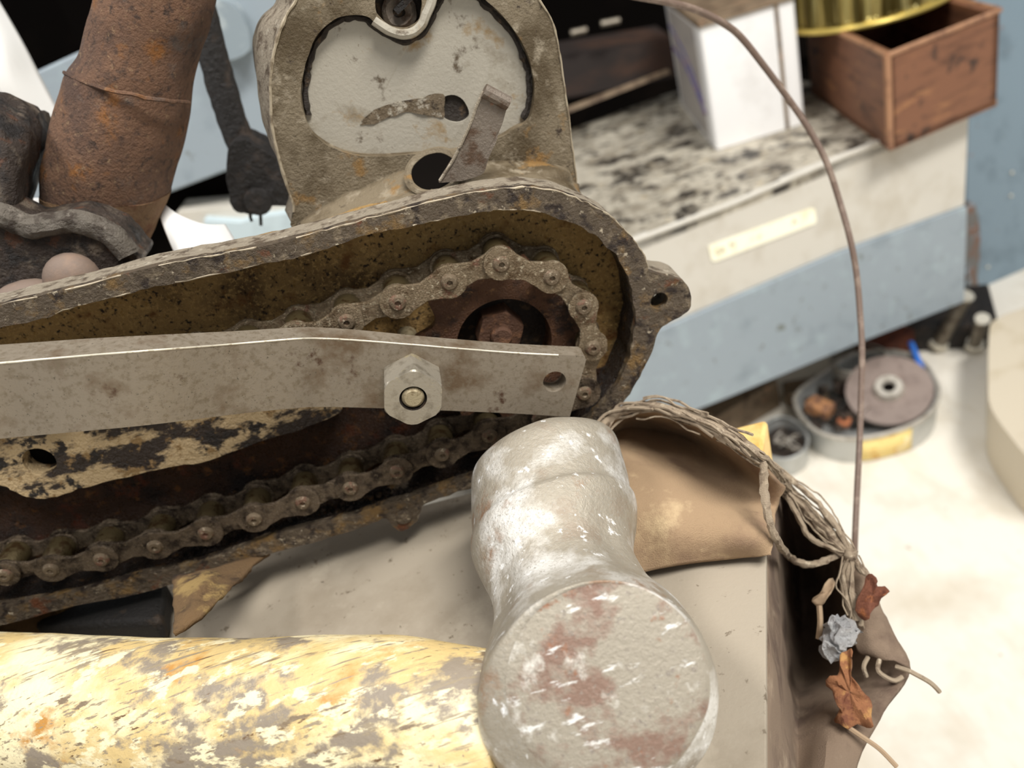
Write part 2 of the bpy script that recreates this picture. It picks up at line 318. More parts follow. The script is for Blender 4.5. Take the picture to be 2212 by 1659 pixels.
# shelf contents in the dark
pk = thing('dark_plank', PY(1330, 260, 1.0), 'stack of dark brown planks in the black space left of the square tin', 'plank')
for a_, b_, w, dy in [((1225, 238), (1440, 155), .004, .08), ((1215, 150), (1440, 110), .045, .16)]:
    p, q = PY(a_[0], a_[1], .98+dy), PY(b_[0], b_[1], 1.02+dy); d = q-p
    MB().tube([p-d*.6, q+d*.02], w, 4, True, .5).build('plank_board', m_lid if w < .01 else m_shadowwood, pk)  # the thin pale board paints a plank's lit edge
for x, y, w in [(1250, 68, 34), (1318, 48, 40)]:
    MB().tube([PY(x-w/2, y+4, 1.1), PY(x+w/2, y-4, 1.1)], .004, 8).build('metal_strip', m_boltsteel, pk)
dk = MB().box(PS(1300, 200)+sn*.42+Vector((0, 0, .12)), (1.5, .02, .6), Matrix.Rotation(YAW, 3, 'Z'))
tag(dk.build('back_board', m_darkspace, smooth=False), 'black board put in for the darkness of the shelf space behind the white tin', 'board')  # board carries the shelf's inner shade in its black
# white tin
nb, rb, lb_ = PS(1547, 325), PS(1740, 266), PS(1470, 222)
hz = zat(nb, 60)-nb.z
tin = thing('square_tin', nb, 'tall white square tin with brown dusty lid standing on the stained shelf top', 'tin')
def rquad(c, r=.006):
    out = []; n = len(c)
    for i in range(n):
        a, b, d = c[i-1], c[i], c[(i+1) % n]
        u = (a-b).normalized()*r; v = (d-b).normalized()*r
        for t in (0, .25, .5, .75, 1): out.append((b+u)*(1-t)**2+b*2*t*(1-t)+(b+v)*t*t)
    return out
base = rquad([nb, rb, rb+(lb_-nb), lb_])
MB().prism(base, (0, 0, hz)).build('tin_body', m_tin, tin)
cc = sum(base, Vector())/len(base)
lid = [cc+(p-cc)*1.03+Vector((0, 0, hz)) for p in base]
MB().prism(lid, (0, 0, .007)).build('lid', m_lid, tin, bevel=.001)
MB().sphere(cc*.3+lid[2]*.7+Vector((0, 0, .008)), .007, 14, (1.3, 1, .5)).build('lid_bump', m_lid, tin)
e1 = (rb-nb); p = nb+e1*.80; nn = Vector((e1.y, -e1.x, 0)).normalized()
MB().tube([p+nn*.0006, p+nn*.0006+Vector((0, 0, hz))], .0022, 8).build('seam', m_lid, tin)
e2 = (lb_-nb); n2 = -Vector((e2.y, -e2.x, 0)).normalized()
side = [nb+e2*.14, nb+e2*.9]; ss = MB().prism([side[0]+n2*.0005+Vector((0, 0, .004)), side[1]+n2*.0005+Vector((0, 0, .004)), side[1]+n2*.0005+Vector((0, 0, hz-.004)), side[0]+n2*.0005+Vector((0, 0, hz-.004))], n2*-.0008)
ss.build('shaded_print_panel', m_tinside, tin)  # grey panel puts the left side's shade into the tin's colour
for k in range(2):
    pts = cr([nb+e2*(.12+.02*k)+Vector((0, 0, .035+.012*k)), nb+e2*.4+Vector((0, 0, .062+.016*k)), nb+e2*.65+Vector((0, 0, .075+.02*k)), nb+e2*.9+Vector((0, 0, .078+.028*k))], 5)
    MB().tube([q+n2*.0008 for q in pts], .0022-.0006*k, 6).build('print_stripe', m_tinblue, tin)
# wooden box + gold tin
bn, br, bl = PS(1923, 327), PS(2153, 228), PS(1752, 200)
bh = zat(bn, 120)-bn.z
wbx = thing('wooden_box', bn, 'open dark brown wooden box overhanging the right end of the shelf top', 'box')
t = .009
def wall_(a, b, inward, nm, mat=m_wood):
    iw = inward.normalized()*t
    MB().prism([a, b, b+iw, a+iw], (0, 0, bh)).build(nm, mat, wbx, bevel=.0012)
bk = br+(bl-bn)
wall_(bn, br, bl-bn, 'front_board'); wall_(bn, bl, br-bn, 'side_board'); wall_(br, bk, bn-br, 'side_board'); wall_(bl, bk, bn-bl, 'back_board')
MB().prism([bn, br, bk, bl], (0, 0, .006)).build('bottom_board', m_wood, wbx)
for a, b in ((bn, br), (bn, bl), (br, bk), (bl, bk)):
    MB().tube([a+Vector((0, 0, bh)), b+Vector((0, 0, bh))], .0026, 6).build('worn_edge', m_woodedge, wbx)
MB().tube([bn+Vector((0, 0, .003)), bn+Vector((0, 0, bh))], .0034, 6).build('corner_strip', m_woodedge, wbx)
fi = MB()
for k in range(9):
    c = bn+(br-bn)*random.uniform(.15, .85)+(bl-bn)*random.uniform(.15, .8)+Vector((0, 0, .02+.02*random.random()))
    fi.box(c, (.03, .02, .016), Matrix.Rotation(random.uniform(0, 3), 3, 'Z') @ Matrix.Rotation(random.uniform(-.5, .5), 3, 'X'))
tag(fi.build('scrap_metal', m_iron), 'dark scrap metal lying loose inside the wooden box', 'scrap', kind='stuff')
zt = bn.z+bh
p1, p2, pf = PZ(1724, 36, zt+.002), PZ(2046, 0, zt+.002), PZ(1836, 66, zt+.002)
gc = (p1+p2)/2; g1 = (p2-p1)/2; ga = g1.length; g1.normalize(); g2 = Vector((-g1.y, g1.x, 0)); tt_ = (pf-gc).dot(g1)/ga
gb = abs((pf-gc).dot(g2))/math.sqrt(1-tt_*tt_)
gt = thing('gold_tin', gc, 'oval gold lacquered ribbed tin set on top of the wooden box', 'tin')
def oval(k, h, w=0): return [gc+g1*math.cos(a)*(ga*k+w*math.sin(a*26))+g2*math.sin(a)*(gb*k+w*math.sin(a*26))+Vector((0, 0, h)) for a in [2*math.pi*j/208 for j in range(208)]]
MB().rings([oval(.97, 0), oval(.97, .006), oval(.955, .008, .0022), oval(.955, .11, .0022)]).build('tin_body', m_gold, gt)
MB().tube(oval(1.0, .002)+[oval(1.0, .002)[0]], .003, 8, False).build('base_rim', m_goldrim, gt)
# ================================================================== LEFT BACKGROUND
def slab(pts, y, th, name, mat, parent=None, smo=0, bev=0, **k):
    pts = sm(pts, smo) if smo else pts
    return MB().prism(pxy(pts, y), YB*th).build(name, mat, parent, bevel=bev, **k)
cab = thing('steel_cabinet', Vector((-.3, .66, 0)), 'pale blue steel cabinet behind the rusty pipe and black rod', 'cabinet')
slab([(40, 172), (170, 112), (415, -5), (640, -100), (700, -60), (700, 290), (600, 328), (371, 415), (200, 480), (40, 560)], .62, .03, 'blue_panel', m_blue, cab, bev=.002)
slab([(448, 30), (470, 0), (500, 8), (528, 45), (540, 110), (470, 128)], .60, .02, 'shaded_patch', M('shaded_blue_grey', '#87939a', [('#a9b2b4', 60, .55, .68)], .6, 0, .1), cab, smo=4, bev=.002)  # grey slab paints the shaded upper area of the blue panel
slab([(-60, 500), (300, 440), (700, 290), (760, 300), (760, 520), (300, 620), (-60, 700)], .655, .02, 'dark_backing', m_darkspace, cab)  # black sheet carries the darkness of the gap under the panel
slab([(380, 458), (640, 436), (660, 447), (660, 478), (380, 500)], .62, .035, 'cream_rail', m_cream, cab, bev=.002)
slab([(440, 474), (520, 480), (560, 468), (660, 455), (670, 560), (440, 580)], .61, .02, 'lower_panel', m_blueish, cab, bev=.001)
MB().prism([Vector((-.75, .66, 0)), Vector((-.16, .66, 0)), Vector((-.16, .66, .30)), Vector((-.75, .66, .30))], YB*.3).build('cabinet_base', m_darkspace, cab)
g = []
ctl = [[(350, 436, .30), (385, 462, .295), (440, 483, .30), (487, 484, .31)],
       [(346, 468, .295), (392, 492, .29), (445, 505, .295), (500, 505, .305)],
       [(362, 515, .29), (398, 525, .285), (450, 530, .29), (512, 528, .30)],
       [(384, 565, .285), (410, 566, .28), (460, 560, .285), (520, 556, .295)]]
def surf(ctl, n=6, disp=0):
    rows = [cr([PD(*p) for p in r], n) for r in ctl]
    cols = [cr([rows[i][j] for i in range(len(rows))], n) for j in range(len(rows[0]))]
    return [[cols[j][i] for j in range(len(cols))] for i in range(len(cols[0]))]
tag(MB().grid(surf(ctl)).build('paper_sheet', m_paper, solid=.0006), 'bright white curled paper sheet behind the chain case top edge', 'paper')
o = slab([(50, 430), (100, 430), (100, 480), (50, 480)], .33, .001, 'paper_scrap', m_paper); tag(o, 'tiny bright white paper scrap showing between the pipe and the iron casting', 'paper')
ctl = [[(-140, -40, .42), (-70, -40, .40), (-20, -30, .42)],
       [(-130, 110, .41), (-20, 80, .39), (45, 82, .41)],
       [(-120, 230, .41), (0, 190, .385), (88, 165, .41)],
       [(-60, 300, .42), (70, 280, .395), (130, 246, .41)]]
tag(MB().grid(surf(ctl)).build('white_rag', m_paper, solid=.002), 'bright white rag hanging in the upper left corner behind the iron casting', 'rag')
# ================================================================== EXHAUST PIPE
def pipe_ring(lx, ly, rx, ry, y, ax):
    a, b = PY(lx, ly, y), PY(rx, ry, y); c = (a+b)/2; r = (a-b).length/2
    u = (b-a).normalized(); w = ax.cross(u).normalized()
    return [c+(u*math.cos(t_)+w*math.sin(t_))*r for t_ in [2*math.pi*j/40 for j in range(40)]]
L_ = [(216, -120), (201, 0), (190, 50), (175, 110), (146, 155), (132, 200), (110, 275), (95, 350), (90, 410), (88, 470), (100, 540)]
R_ = [(475, -100), (465, 0), (455, 50), (433, 115), (420, 165), (413, 215), (402, 275), (388, 340), (366, 415), (340, 480), (300, 560)]
pipe = thing('exhaust_pipe', PY(200, 540, .27), 'rusty brown exhaust pipe with a weld seam rising at the upper left', 'pipe')
axp = (PY(333, 0, .27)-PY(220, 500, .27)).normalized()
ringsall = [pipe_ring(*l, *r, .275, axp) for l, r in zip(L_, R_)]
def smooth_rings(rs, n=4):
    cols = [cr([r[j] for r in rs], n) for j in range(len(rs[0]))]
    return [[cols[j][i] for j in range(len(cols))] for i in range(len(cols[0]))]
MB().rings(smooth_rings(ringsall[:9])).build('pipe_tube', m_pipe, pipe, jit=.0006, jsc=120, ang=60)
MB().rings([[c+(q-c)*1.012 for q in r] for r in smooth_rings(ringsall[8:]) for c in [sum(r, Vector())/len(r)]]).build('pipe_end', m_pipelow, pipe, jit=.0006, jsc=120, ang=60)
sx = sm([(138, 158), (170, 172), (206, 187), (270, 202), (340, 215), (407, 222)], 5, False); sp = []
for x, y in sx:
    t_ = max(-1, min(1, (x-272)/138)); p = PY(x, y, .275); dd = .0212*math.sqrt(max(0, 1-t_*t_))
    sp.append(p+(CAM-p).normalized()*dd)
MB().tube(sp, .0006, 6).build('weld_seam', m_pipe, pipe, jit=.0004)
# collar / bracket and lug
col_ = thing('engine_mount', PY(150, 560, .25), 'greasy black iron mounting casting at the left edge around the pipe foot', 'casting')
slab(crop([(-200, 1340), (0, 1365), (80, 1400), (200, 1440), (330, 1420), (480, 1400), (620, 1430), (760, 1510), (850, 1620), (900, 1720), (600, 1950), (-200, 1950)], 0, 0), .236, .016, 'collar', m_iron, col_, smo=4, bev=.002, jit=.0006)
MB().tube([v for v in cr([PY(x, y, .2365) for x, y in crop([(-200, 1365), (0, 1385), (90, 1425), (200, 1462), (330, 1448), (480, 1430), (610, 1460), (745, 1535), (830, 1640)], 0, 0)], 5)], .0034, 10, True).build('collar_edge', m_iron2, col_, jit=.0005, jsc=250)
ctl = [[(-120, 190, .33), (-20, 197, .30), (35, 206, .30), (75, 226, .305), (108, 250, .32), (118, 290, .335)],
       [(-120, 250, .30), (-20, 250, .28), (30, 258, .28), (68, 272, .283), (98, 290, .30), (112, 320, .325)],
       [(-120, 330, .295), (-20, 330, .275), (22, 335, .272), (55, 340, .276), (78, 350, .29), (92, 360, .32)],
       [(-120, 420, .295), (-20, 420, .275), (15, 420, .272), (45, 425, .276), (58, 430, .29), (70, 440, .32)],
       [(-120, 520, .29), (-20, 515, .275), (15, 500, .272), (45, 485, .276), (55, 475, .29), (62, 470, .32)]]
MB().grid(surf(ctl, 5)).build('arched_lug', m_iron, col_, jit=.0012, jsc=200, solid=.004)
dm = thing('domed_bolt', PY(155, 600, .224), 'smooth brown domed bolt head rising above the chain case rim', 'bolt', 'domed bolt heads')
MB().sphere(PY(157, 604, .233), .0078, 28, (1, .8, 1)).build('bolt_head', m_dome, dm)
dm = thing('domed_bolt', PY(40, 640, .222), 'broad flat brown bolt head lying low against the rim at the left frame edge', 'bolt', 'domed bolt heads')
MB().sphere(PY(62, 664, .2345), .0100, 28, (1.2, .7, .8)).build('bolt_head', m_dome, dm)
# black rod
rod = thing('black_rod', PY(555, 420, .33), 'black greasy rod ending in a lump, hanging left of the gearbox casting', 'rod')
rp = [(425, -10), (445, 60), (460, 120), (480, 190), (500, 255), (520, 310), (535, 350)]
MB().tube(cr([PY(x, y, .34) for x, y in rp], 4), .0056, 16).build('rod_shaft', m_blackrod, rod, jit=.0006)
slab([(490, 330), (520, 300), (560, 318), (600, 345), (625, 370), (632, 440), (585, 445), (560, 465), (528, 460), (498, 440)], .325, .022, 'rod_end', m_blackrod, rod, smo=4, bev=.002, jit=.0008)
MB().lathe(PY(557, 436, .3245), (0, -1, 0), [(0, .0015), (.0048, .0012), (.0055, 0), (.0055, -.003)], 24).build('end_cap', m_blackrod, rod)
for dx in (0, 22):
    MB().tube([PY(540+dx, 455, .326), PY(541+dx, 470, .326), PY(544+dx*.9, 478+dx*.4, .326)], .0007, 6).build('oil_drip', m_blackrod, rod)
# ================================================================== ENGINE CASING
YF = .21
casing = thing('engine_casing', PY(900, 1000, .235), 'grimy cast engine casing with open chain case and heart-shaped gearbox recess', 'engine casing')
outer_px = [(-330, 760), (-100, 690), (0, 660)]+crop([(500, 350), (900, 240), (1150, 200), (1500, 120), (1900, 30), (2212, -40)], 0, 500)[0:0]+[
    (100, 636), (200, 612), (301, 583), (400, 562), (500, 545), (640, 513), (747, 485), (861, 455), (961, 428), (1062, 410), (1120, 405), (1162, 406), (1229, 421), (1291, 450), (1317, 465), (1339, 485), (1365, 513), (1382, 537), (1395, 562),
    (1404, 586), (1432, 597), (1458, 601), (1480, 612), (1493, 635), (1492, 658), (1480, 676), (1458, 691), (1436, 702), (1422, 716), (1416, 735),
    (1410, 754), (1395, 788), (1380, 818), (1360, 850), (1325, 893), (1270, 935), (1190, 980), (1100, 1022), (1008, 1057), (921, 1087), (910, 1105), (898, 1128), (872, 1146), (848, 1138), (832, 1120), (794, 1134), (694, 1168), (602, 1191), (468, 1231), (334, 1274), (167, 1308), (0, 1351), (-200, 1395), (-400, 1400), (-520, 1300), (-560, 1100), (-500, 880)]
inner_px = [(-300, 800), (-100, 738), (0, 708), (90, 690), (167, 662), (260, 640), (335, 620), (450, 597), (560, 573), (650, 555), (720, 532), (794, 507), (870, 492), (928, 480), (1028, 460), (1090, 454), (1132, 454), (1170, 459), (1208, 472), (1263, 495), (1306, 526), (1334, 558), (1354, 591), (1365, 624), (1370, 656), (1372, 689), (1369, 721), (1360, 765), (1345, 808), (1322, 848), (1285, 890), (1232, 930), (1160, 970), (1080, 1006), (1005, 1034), (870, 1078), (740, 1120), (602, 1154), (435, 1214), (301, 1244), (167, 1278), (0, 1311), (-200, 1350), (-380, 1340), (-470, 1260), (-500, 1100), (-440, 900)]
op = sm(outer_px, 5); ip = sm(inner_px, 5)
def jag(pts, a, s=.05): return [(x+noise.noise(Vector((x*s, y*s, 3)))*a, y+noise.noise(Vector((x*s, y*s, 9)))*a) for x, y in pts]
def circ(cx, cy, y, r, n=28): c = PY(cx, cy, y); return [c+Vector((math.cos(a), 0, math.sin(a)))*r for a in [2*math.pi*j/n for j in range(n)]]
O3 = pxy(jag(op, 3), YF); I3 = pxy(jag(ip, 4), YF)
MB().prism(O3, YB*.0028, [I3, circ(1424, 650, YF, .0026)]).build('case_flange', m_rim, casing, bevel=.0006, jit=.00022, jsc=500)
E0 = [p+YB*.0024 for p in offs(O3, -.0001)]; E1 = [p+YB*.0024 for p in offs(I3, .0022)]
MB().prism(E0, YB*.0086, [E1, circ(1424, 650, YF+.0024, .0026)]).build('case_edge', m_case_out, casing, bevel=.0006, jit=.0003, jsc=500)
def along(loop, x0, x1, ymax, lo=.35, hi=.75, r=.0004, rnd=0):
    mbx = MB(); run = []
    for p in loop+[loop[0]]:
        X, Y = proj(p); ok = x0 < X < x1 and Y < ymax and noise.noise(p*90+Vector((rnd, 0, 0)))*.5+.5 > lo
        if ok: run.append(p)
        else:
            if len(run) > 3: mbx.tube(run, [r*(.5+.8*abs(noise.noise(q*300))) for q in run], 6)
            run = []
    if len(run) > 3: mbx.tube(run, [r*(.5+.8*abs(noise.noise(q*300))) for q in run], 6)
    return mbx
along([p+Vector((0, .0002, -.0001)) for p in O3], -300, 1400, 700, .3, r=.00038).build('worn_bright_edge', m_wear, casing, jit=.0002, jsc=600)
along([p+Vector((0, .0002, .0001)) for p in I3], -300, 1300, 900, .5, r=.00035, rnd=7).build('worn_bright_edge', m_wear, casing, jit=.0002, jsc=600)
# wall behind flange and back plate
Iw = [p+YB*.0026 for p in I3]; Ow = offs(Iw, .0026)
MB().prism(Ow, YB*(YW-.0026), [Iw], back=True).build('case_wall', m_wallin, casing, ang=50)
Ob = [p+YB*(YW-.0026) for p in Ow]
MB().prism(Ob, YB*.004).build('back_plate', m_back, casing)
oil = [(1340, 790), (1240, 800), (900, 830), (500, 850), (100, 905), (-400, 960), (-460, 1250), (-200, 1330), (0, 1300), (301, 1236), (602, 1148), (870, 1070), (1080, 1000), (1220, 935), (1320, 850)]  # outline of the darker lower sheet
MB().prism([p-YB*.0004 for p in pxy(jag(sm(oil, 3), 8), .21+YW)], YB*.0006).build('dark_lower_sheet', m_lowback, casing)  # darker, glossier brown sheet over the back plate's lower part
# right lug boss behind flange
lug = sm([(1396, 575), (1405, 588), (1432, 597), (1458, 601), (1480, 612), (1493, 635), (1492, 658), (1480, 676), (1458, 691), (1436, 702), (1412, 705), (1400, 650)], 4)
MB().prism([p+YB*.0045 for p in pxy(lug, YF)], YB*.009, [circ(1424, 650, YF+.0045, .0026)]).build('mounting_lug', m_case_out, casing, bevel=.0012, jit=.0003)
lug2 = sm([(930, 1085), (912, 1105), (900, 1130), (872, 1148), (846, 1140), (830, 1118), (820, 1100), (870, 1075)], 4)
MB().prism([p+YB*.0045 for p in pxy(lug2, YF)], YB*.01).build('lower_lug', m_rim, casing, bevel=.001)
MB().lathe(PY(872, 1117, YF), (0, -1, 0), [(0, .001), (.0022, .0008), (.0028, 0)], 20).build('lug_bolt', m_rim, casing)
# oily residue on the lower wall
rs = MB()
for k in range(900):
    t_ = random.random()**.6; x = 330+700*t_; y = 1222-(x-330)*.262+random.uniform(-24, 10)
    yy = YF+.003+random.random()*.008
    rs.sphere(PY(x, y-6, yy), random.uniform(.0003, .0011), 7)
ob = rs.build('oil_sludge', m_wallin, casing); ob['kind'] = 'stuff'
# inner boss
bo = [(-260, 1000), (-160, 940), (0, 900), (200, 880), (401, 850), (700, 850), (740, 880), (716, 903), (686, 914), (640, 932), (585, 948), (510, 974), (435, 1000), (365, 1010), (301, 1024), (201, 1050), (167, 1059), (110, 1077), (67, 1075), (27, 1063), (0, 1050), (-120, 1060), (-240, 1080)]
B3 = pxy(jag(sm(bo, 4), 4), .2165)
MB().prism(B3, YB*.0065, [circ(85, 998, .2165, .0046)]).build('inner_boss', m_boss, casing, bevel=.0012)
MB().lathe(PY(85, 998, .2222), (0, -1, 0), [(0, 0), (.0056, 0)], 20).build('boss_hole', m_hole, casing)
# ledge between case and gearbox
la = [PY(x, y, .2165) for x, y in sm([(636, 512), (747, 481), (861, 452), (961, 425), (1062, 405), (1162, 401), (1229, 415), (1262, 432)], 4, False)]
lb2 = [PY(x, y, .2405) for x, y in sm([(640, 480), (720, 430), (800, 395), (880, 362), (985, 348), (1080, 345), (1180, 350), (1250, 398)], 4, False)]
def lerp(a, b, t): return a*(1-t)+b*t
rows = [[lerp(p, q, t)-Vector((0, 0, .0016*math.sin(math.pi*t))) for p, q in zip(la, lb2)] for t in [i/8 for i in range(9)]]
MB().grid(rows).build('case_shoulder', m_housing, casing, solid=.003, jit=.0007, jsc=260)
# fillet bulge on the right of the shoulder
MB().sphere(PY(1160, 405, .238), .011, 24, (1.0, .8, .6)).build('cast_bulge', m_housing, casing, jit=.0007, jsc=200)
# gearbox housing
YH = .24
hl = [(650, -60), (640, 0), (618, 35), (601, 80), (589, 134), (584, 200), (588, 268), (597, 318), (611, 372), (634, 445), (650, 500), (900, 470), (1150, 440), (1248, 440), (1246, 401), (1242, 361), (1232, 284), (1222, 207), (1212, 134), (1202, 77), (1189, 40), (1165, 0), (1120, -70), (900, -160), (720, -130)]
heart = crop([(620, 95), (550, 102), (480, 130), (400, 200), (340, 290), (300, 400), (275, 520), (270, 620), (285, 730), (325, 840), (400, 910), (520, 975), (700, 1010), (950, 1000), (1250, 975), (1450, 930), (1570, 880), (1650, 830), (1725, 790), (1762, 720), (1777, 600), (1768, 470), (1722, 330), (1650, 200), (1560, 90), (1470, 5), (1400, -50), (1270, -70), (1180, -40), (1135, 30), (1100, 115), (1060, 188), (1000, 235), (930, 248), (860, 228), (800, 190), (750, 145), (700, 108)], 560, 0)
uhole = crop([(755, -20), (752, 60), (775, 110), (820, 155), (880, 180), (950, 182), (1000, 160), (1035, 120), (1048, 60), (1045, -20), (1000, -110), (900, -150), (800, -110)], 560, 0)
Hf = pxy(sm(hl, 5), YH); He = pxy(sm(heart, 4), YH); Uh = pxy(sm(uhole, 4), YH)
MB().prism(Hf, YB*.003, [He, Uh], back=False).build('gearbox_face', m_housing, casing, bevel=.0006, jit=.00025, jsc=300)
along([p-YB*.0001 for p in Hf], 560, 700, 460, .15, r=.0006).build('worn_bright_edge', m_wear, casing, jit=.0002)  # these two also paint the highlight along the gearbox's worn edges
along([p-YB*.0001 for p in Hf], 1150, 1260, 420, .3, r=.0004).build('worn_bright_edge', m_wear, casing, jit=.0002)
# body side, flared to the back on the left
n = len(Hf); back = []
for p in Hf:
    pr = proj(p); k = max(0, min(1, (760-pr[0])/160))*max(.25, min(1, (470-pr[1])/420))
    back.append(p+YB*.035-Vector((.0125*k, 0, 0)))
mid = [p*.5+q*.5+Vector((-.002 if proj(p)[0] < 800 else 0, 0, 0)) for p, q in zip(Hf, back)]
MB().rings([[p+YB*.0025 for p in Hf], mid, back], caps=False).build('gearbox_side', m_case_out, casing, ang=60, jit=.0004, jsc=200)
MB().prism(back, YB*.002).build('gearbox_rear', m_case_out, casing)
rec = pxy(sm(crop([(1160, 650), (1240, 612), (1315, 645), (1355, 740), (1300, 790), (1220, 780), (1165, 730)], 560, 0), 4), YH+.0036)
Hd = offs(He, .0015); Hd = [p+YB*.0036 for p in Hd]
MB().prism(Hd, YB*.002, [rec], back=False).build('recess_floor', m_light, casing, jit=.0003, jsc=120)
MB().prism([p+YB*.0012 for p in offs(rec, .001)], YB*.004).build('recess_pocket', m_dark, casing)
arc = pxy(sm(crop([(650, 800), (740, 715), (900, 655), (1060, 625), (1190, 605), (1190, 690), (1190, 760), (1080, 745), (950, 735), (820, 770), (740, 800)], 560, 0), 4), YH+.0033)
MB().prism(arc, YB*.0006).build('dirt_crescent', m_dirt, casing, jit=.0006, jsc=300)
# wall inside heart (near-black line along the groove)
MB().prism([p+YB*.002 for p in offs(He, .0012)], YB*.0022, [[p+YB*.002 for p in He]]).build('recess_wall', m_housing, casing)
gp = offs([p+YB*.0034 for p in He], -.0009)
along([p-YB*.0000 for p in gp], 600, 1160, 255, 0, r=.0014).build('groove_line', m_dark, casing, jit=.0005, jsc=400)
# screw in the loop
MB().prism([p+YB*.006 for p in Uh], YB*.004).build('loop_floor', m_dark, casing)
MB().lathe(PY(862, 25, YH+.006), (0, -1, 0), [(.0015, .0008), (.0035, .0018), (.0048, .001), (.0052, -.001)], 28).build('plug_screw', m_lever, casing, jit=.0004)
MB().box(PY(872, 8, YH+.003), (.006, .002, .0018), Matrix.Rotation(R(-25), 3, 'Y')).build('plug_slot', m_blackrod, casing)
rib = cr([PY(x, y, YH-.0003) for x, y in crop([(740, 130), (800, 175), (860, 208), (930, 222), (1000, 205), (1050, 160), (1080, 95), (1110, 20), (1125, -60)], 560, 0)], 5)
MB().tube(rib, .0013, 8).build('loop_rib', m_light, casing, jit=.0002)
# hole in the shoulder
hc = PY(938, 372, .231); hn = (Vector((0, -.55, .83))).normalized()
MB().lathe(hc+hn*.0003, hn, [(.0068, -.002), (.0088, .0001), (.0078, .0008), (.0066, .0002), (.0062, -.003)], 40).build('hole_rim', m_housing, casing, jit=.0002)
MB().lathe(hc, hn, [(.0066, .0003), (.0060, .0002), (0, -.0002)], 30).build('hole_inside', m_hole, casing)
# lever
lv = crop([(1160, 1180), (1215, 1095), (1265, 1010), (1320, 900), (1370, 780), (1400, 690), (1440, 610), (1600, 690), (1572, 790), (1535, 900), (1500, 985), (1470, 1060), (1435, 1130), (1310, 1165)], 560, 0)
lever = MB().prism(pxy(sm(lv[:6], 4, False)+lv[6:8]+sm(lv[8:], 4, False), .2215), YB*.0022).build('selector_lever', m_lever, casing, bevel=.0005, jit=.0003)
MB().tube([PY(x, y, .2213) for x, y in crop([(1450, 585), (1610, 670)], 560, 0)], .0019, 10).build('lever_tip', m_lever, lever)
MB().tube(cr([PY(x, y, .2213) for x, y in crop([(1165, 1165), (1225, 1075), (1268, 1000), (1322, 890), (1372, 775), (1400, 690), (1445, 590)], 560, 0)], 4), .00045, 6).build('bright_lever_edge', m_case_out, lever)
# ================================================================== SPROCKET
YS = .2140
def SC(px, py, y=YS): return PY(px, py, y)
sc = SC(1090, 742); rh = (SC(1190, 742)-SC(985, 742)).length/2
sprk = thing('drive_sprocket', sc, 'oily brown toothed sprocket inside the chain loop at the right of the chain case', 'sprocket')
chain_px_up = [(-150, 905), (-40, 885), (75, 868), (187, 848), (300, 824), (414, 796), (527, 766), (640, 733), (749, 696), (859, 654), (971, 610), (1083, 571), (1192, 600), (1261, 664), (1281, 752)]
chain_px_lo = [(1262, 850), (1165, 905), (1058, 942), (956, 982), (858, 1019), (757, 1055), (654, 1086), (549, 1122), (445, 1152), (335, 1181), (219, 1209), (110, 1231), (10, 1243), (-90, 1258), (-200, 1275)]
pins = [PY(x, y, .2075) for x, y in chain_px_up+chain_px_lo]
rp_ = sum(((pins[i]-Vector((sc.x, .2075, sc.z))).length for i in (11, 12, 13, 14)))/4
a0 = math.atan2(pins[11].z-sc.z, pins[11].x-sc.x); NT = 11
prof = []
for k in range(NT*8):
    a = a0+2*math.pi*k/(NT*8); ph = (k % 8)/8
    r = rp_-.0042+.0055*(0.5-.5*math.cos(2*math.pi*ph))**1.5
    prof.append(sc+Vector((math.cos(a), 0, math.sin(a)))*r)
hole = [sc+Vector((math.cos(a), 0, math.sin(a)))*rh for a in [2*math.pi*j/48 for j in range(48)]]
MB().prism(prof, YB*.0028, [hole]).build('toothed_ring', m_sprocket, sprk, bevel=.0004)
MB().lathe(sc+YB*.0005, (0, -1, 0), [(rh*.98, -.008), (rh*1.0, -.001), (rh*1.06, .0006), (rh*1.14, 0)], 48).build('hub_ring', m_sprocket, sprk)
MB().lathe(sc+YB*.0081, (0, -1, 0), [(0, 0), (rh, 0)], 40).build('hub_face', m_dark, sprk)
def hexn(c, r, y0, y1, rot=0, ch=.12):
    prof_ = []
    mbx = MB(); n = 48; rs_ = []
    def rad(a): 
        q = ((a-rot) % (math.pi/3))-math.pi/6; return r*math.cos(math.pi/6)/math.cos(q)
    rows_ = [(y1, 99), (y0+(y1-y0)*.14, 99), (y0+(y1-y0)*.05, .965), (y0, .92), (y0, .42)]
    for yy, cap in rows_:
        rs_.append([Vector((c.x, yy, c.z))+Vector((math.cos(a), 0, math.sin(a)))*(min(rad(a), r*cap) if cap < 90 else rad(a)) for a in [2*math.pi*j/96 for j in range(96)]])
    return mbx.rings(rs_, False)
nc = SC(1082, 722, .2145)
hexn(nc, .0072, .2145, .222, R(0)).build('retaining_nut', m_rustnut, sprk, ang=25)
MB().lathe(nc-YB*.0018, (0, -1, 0), [(0, .001), (.0026, .001), (.0032, .0002), (.0032, -.006)], 28).build('shaft_end', m_rustnut, sprk)
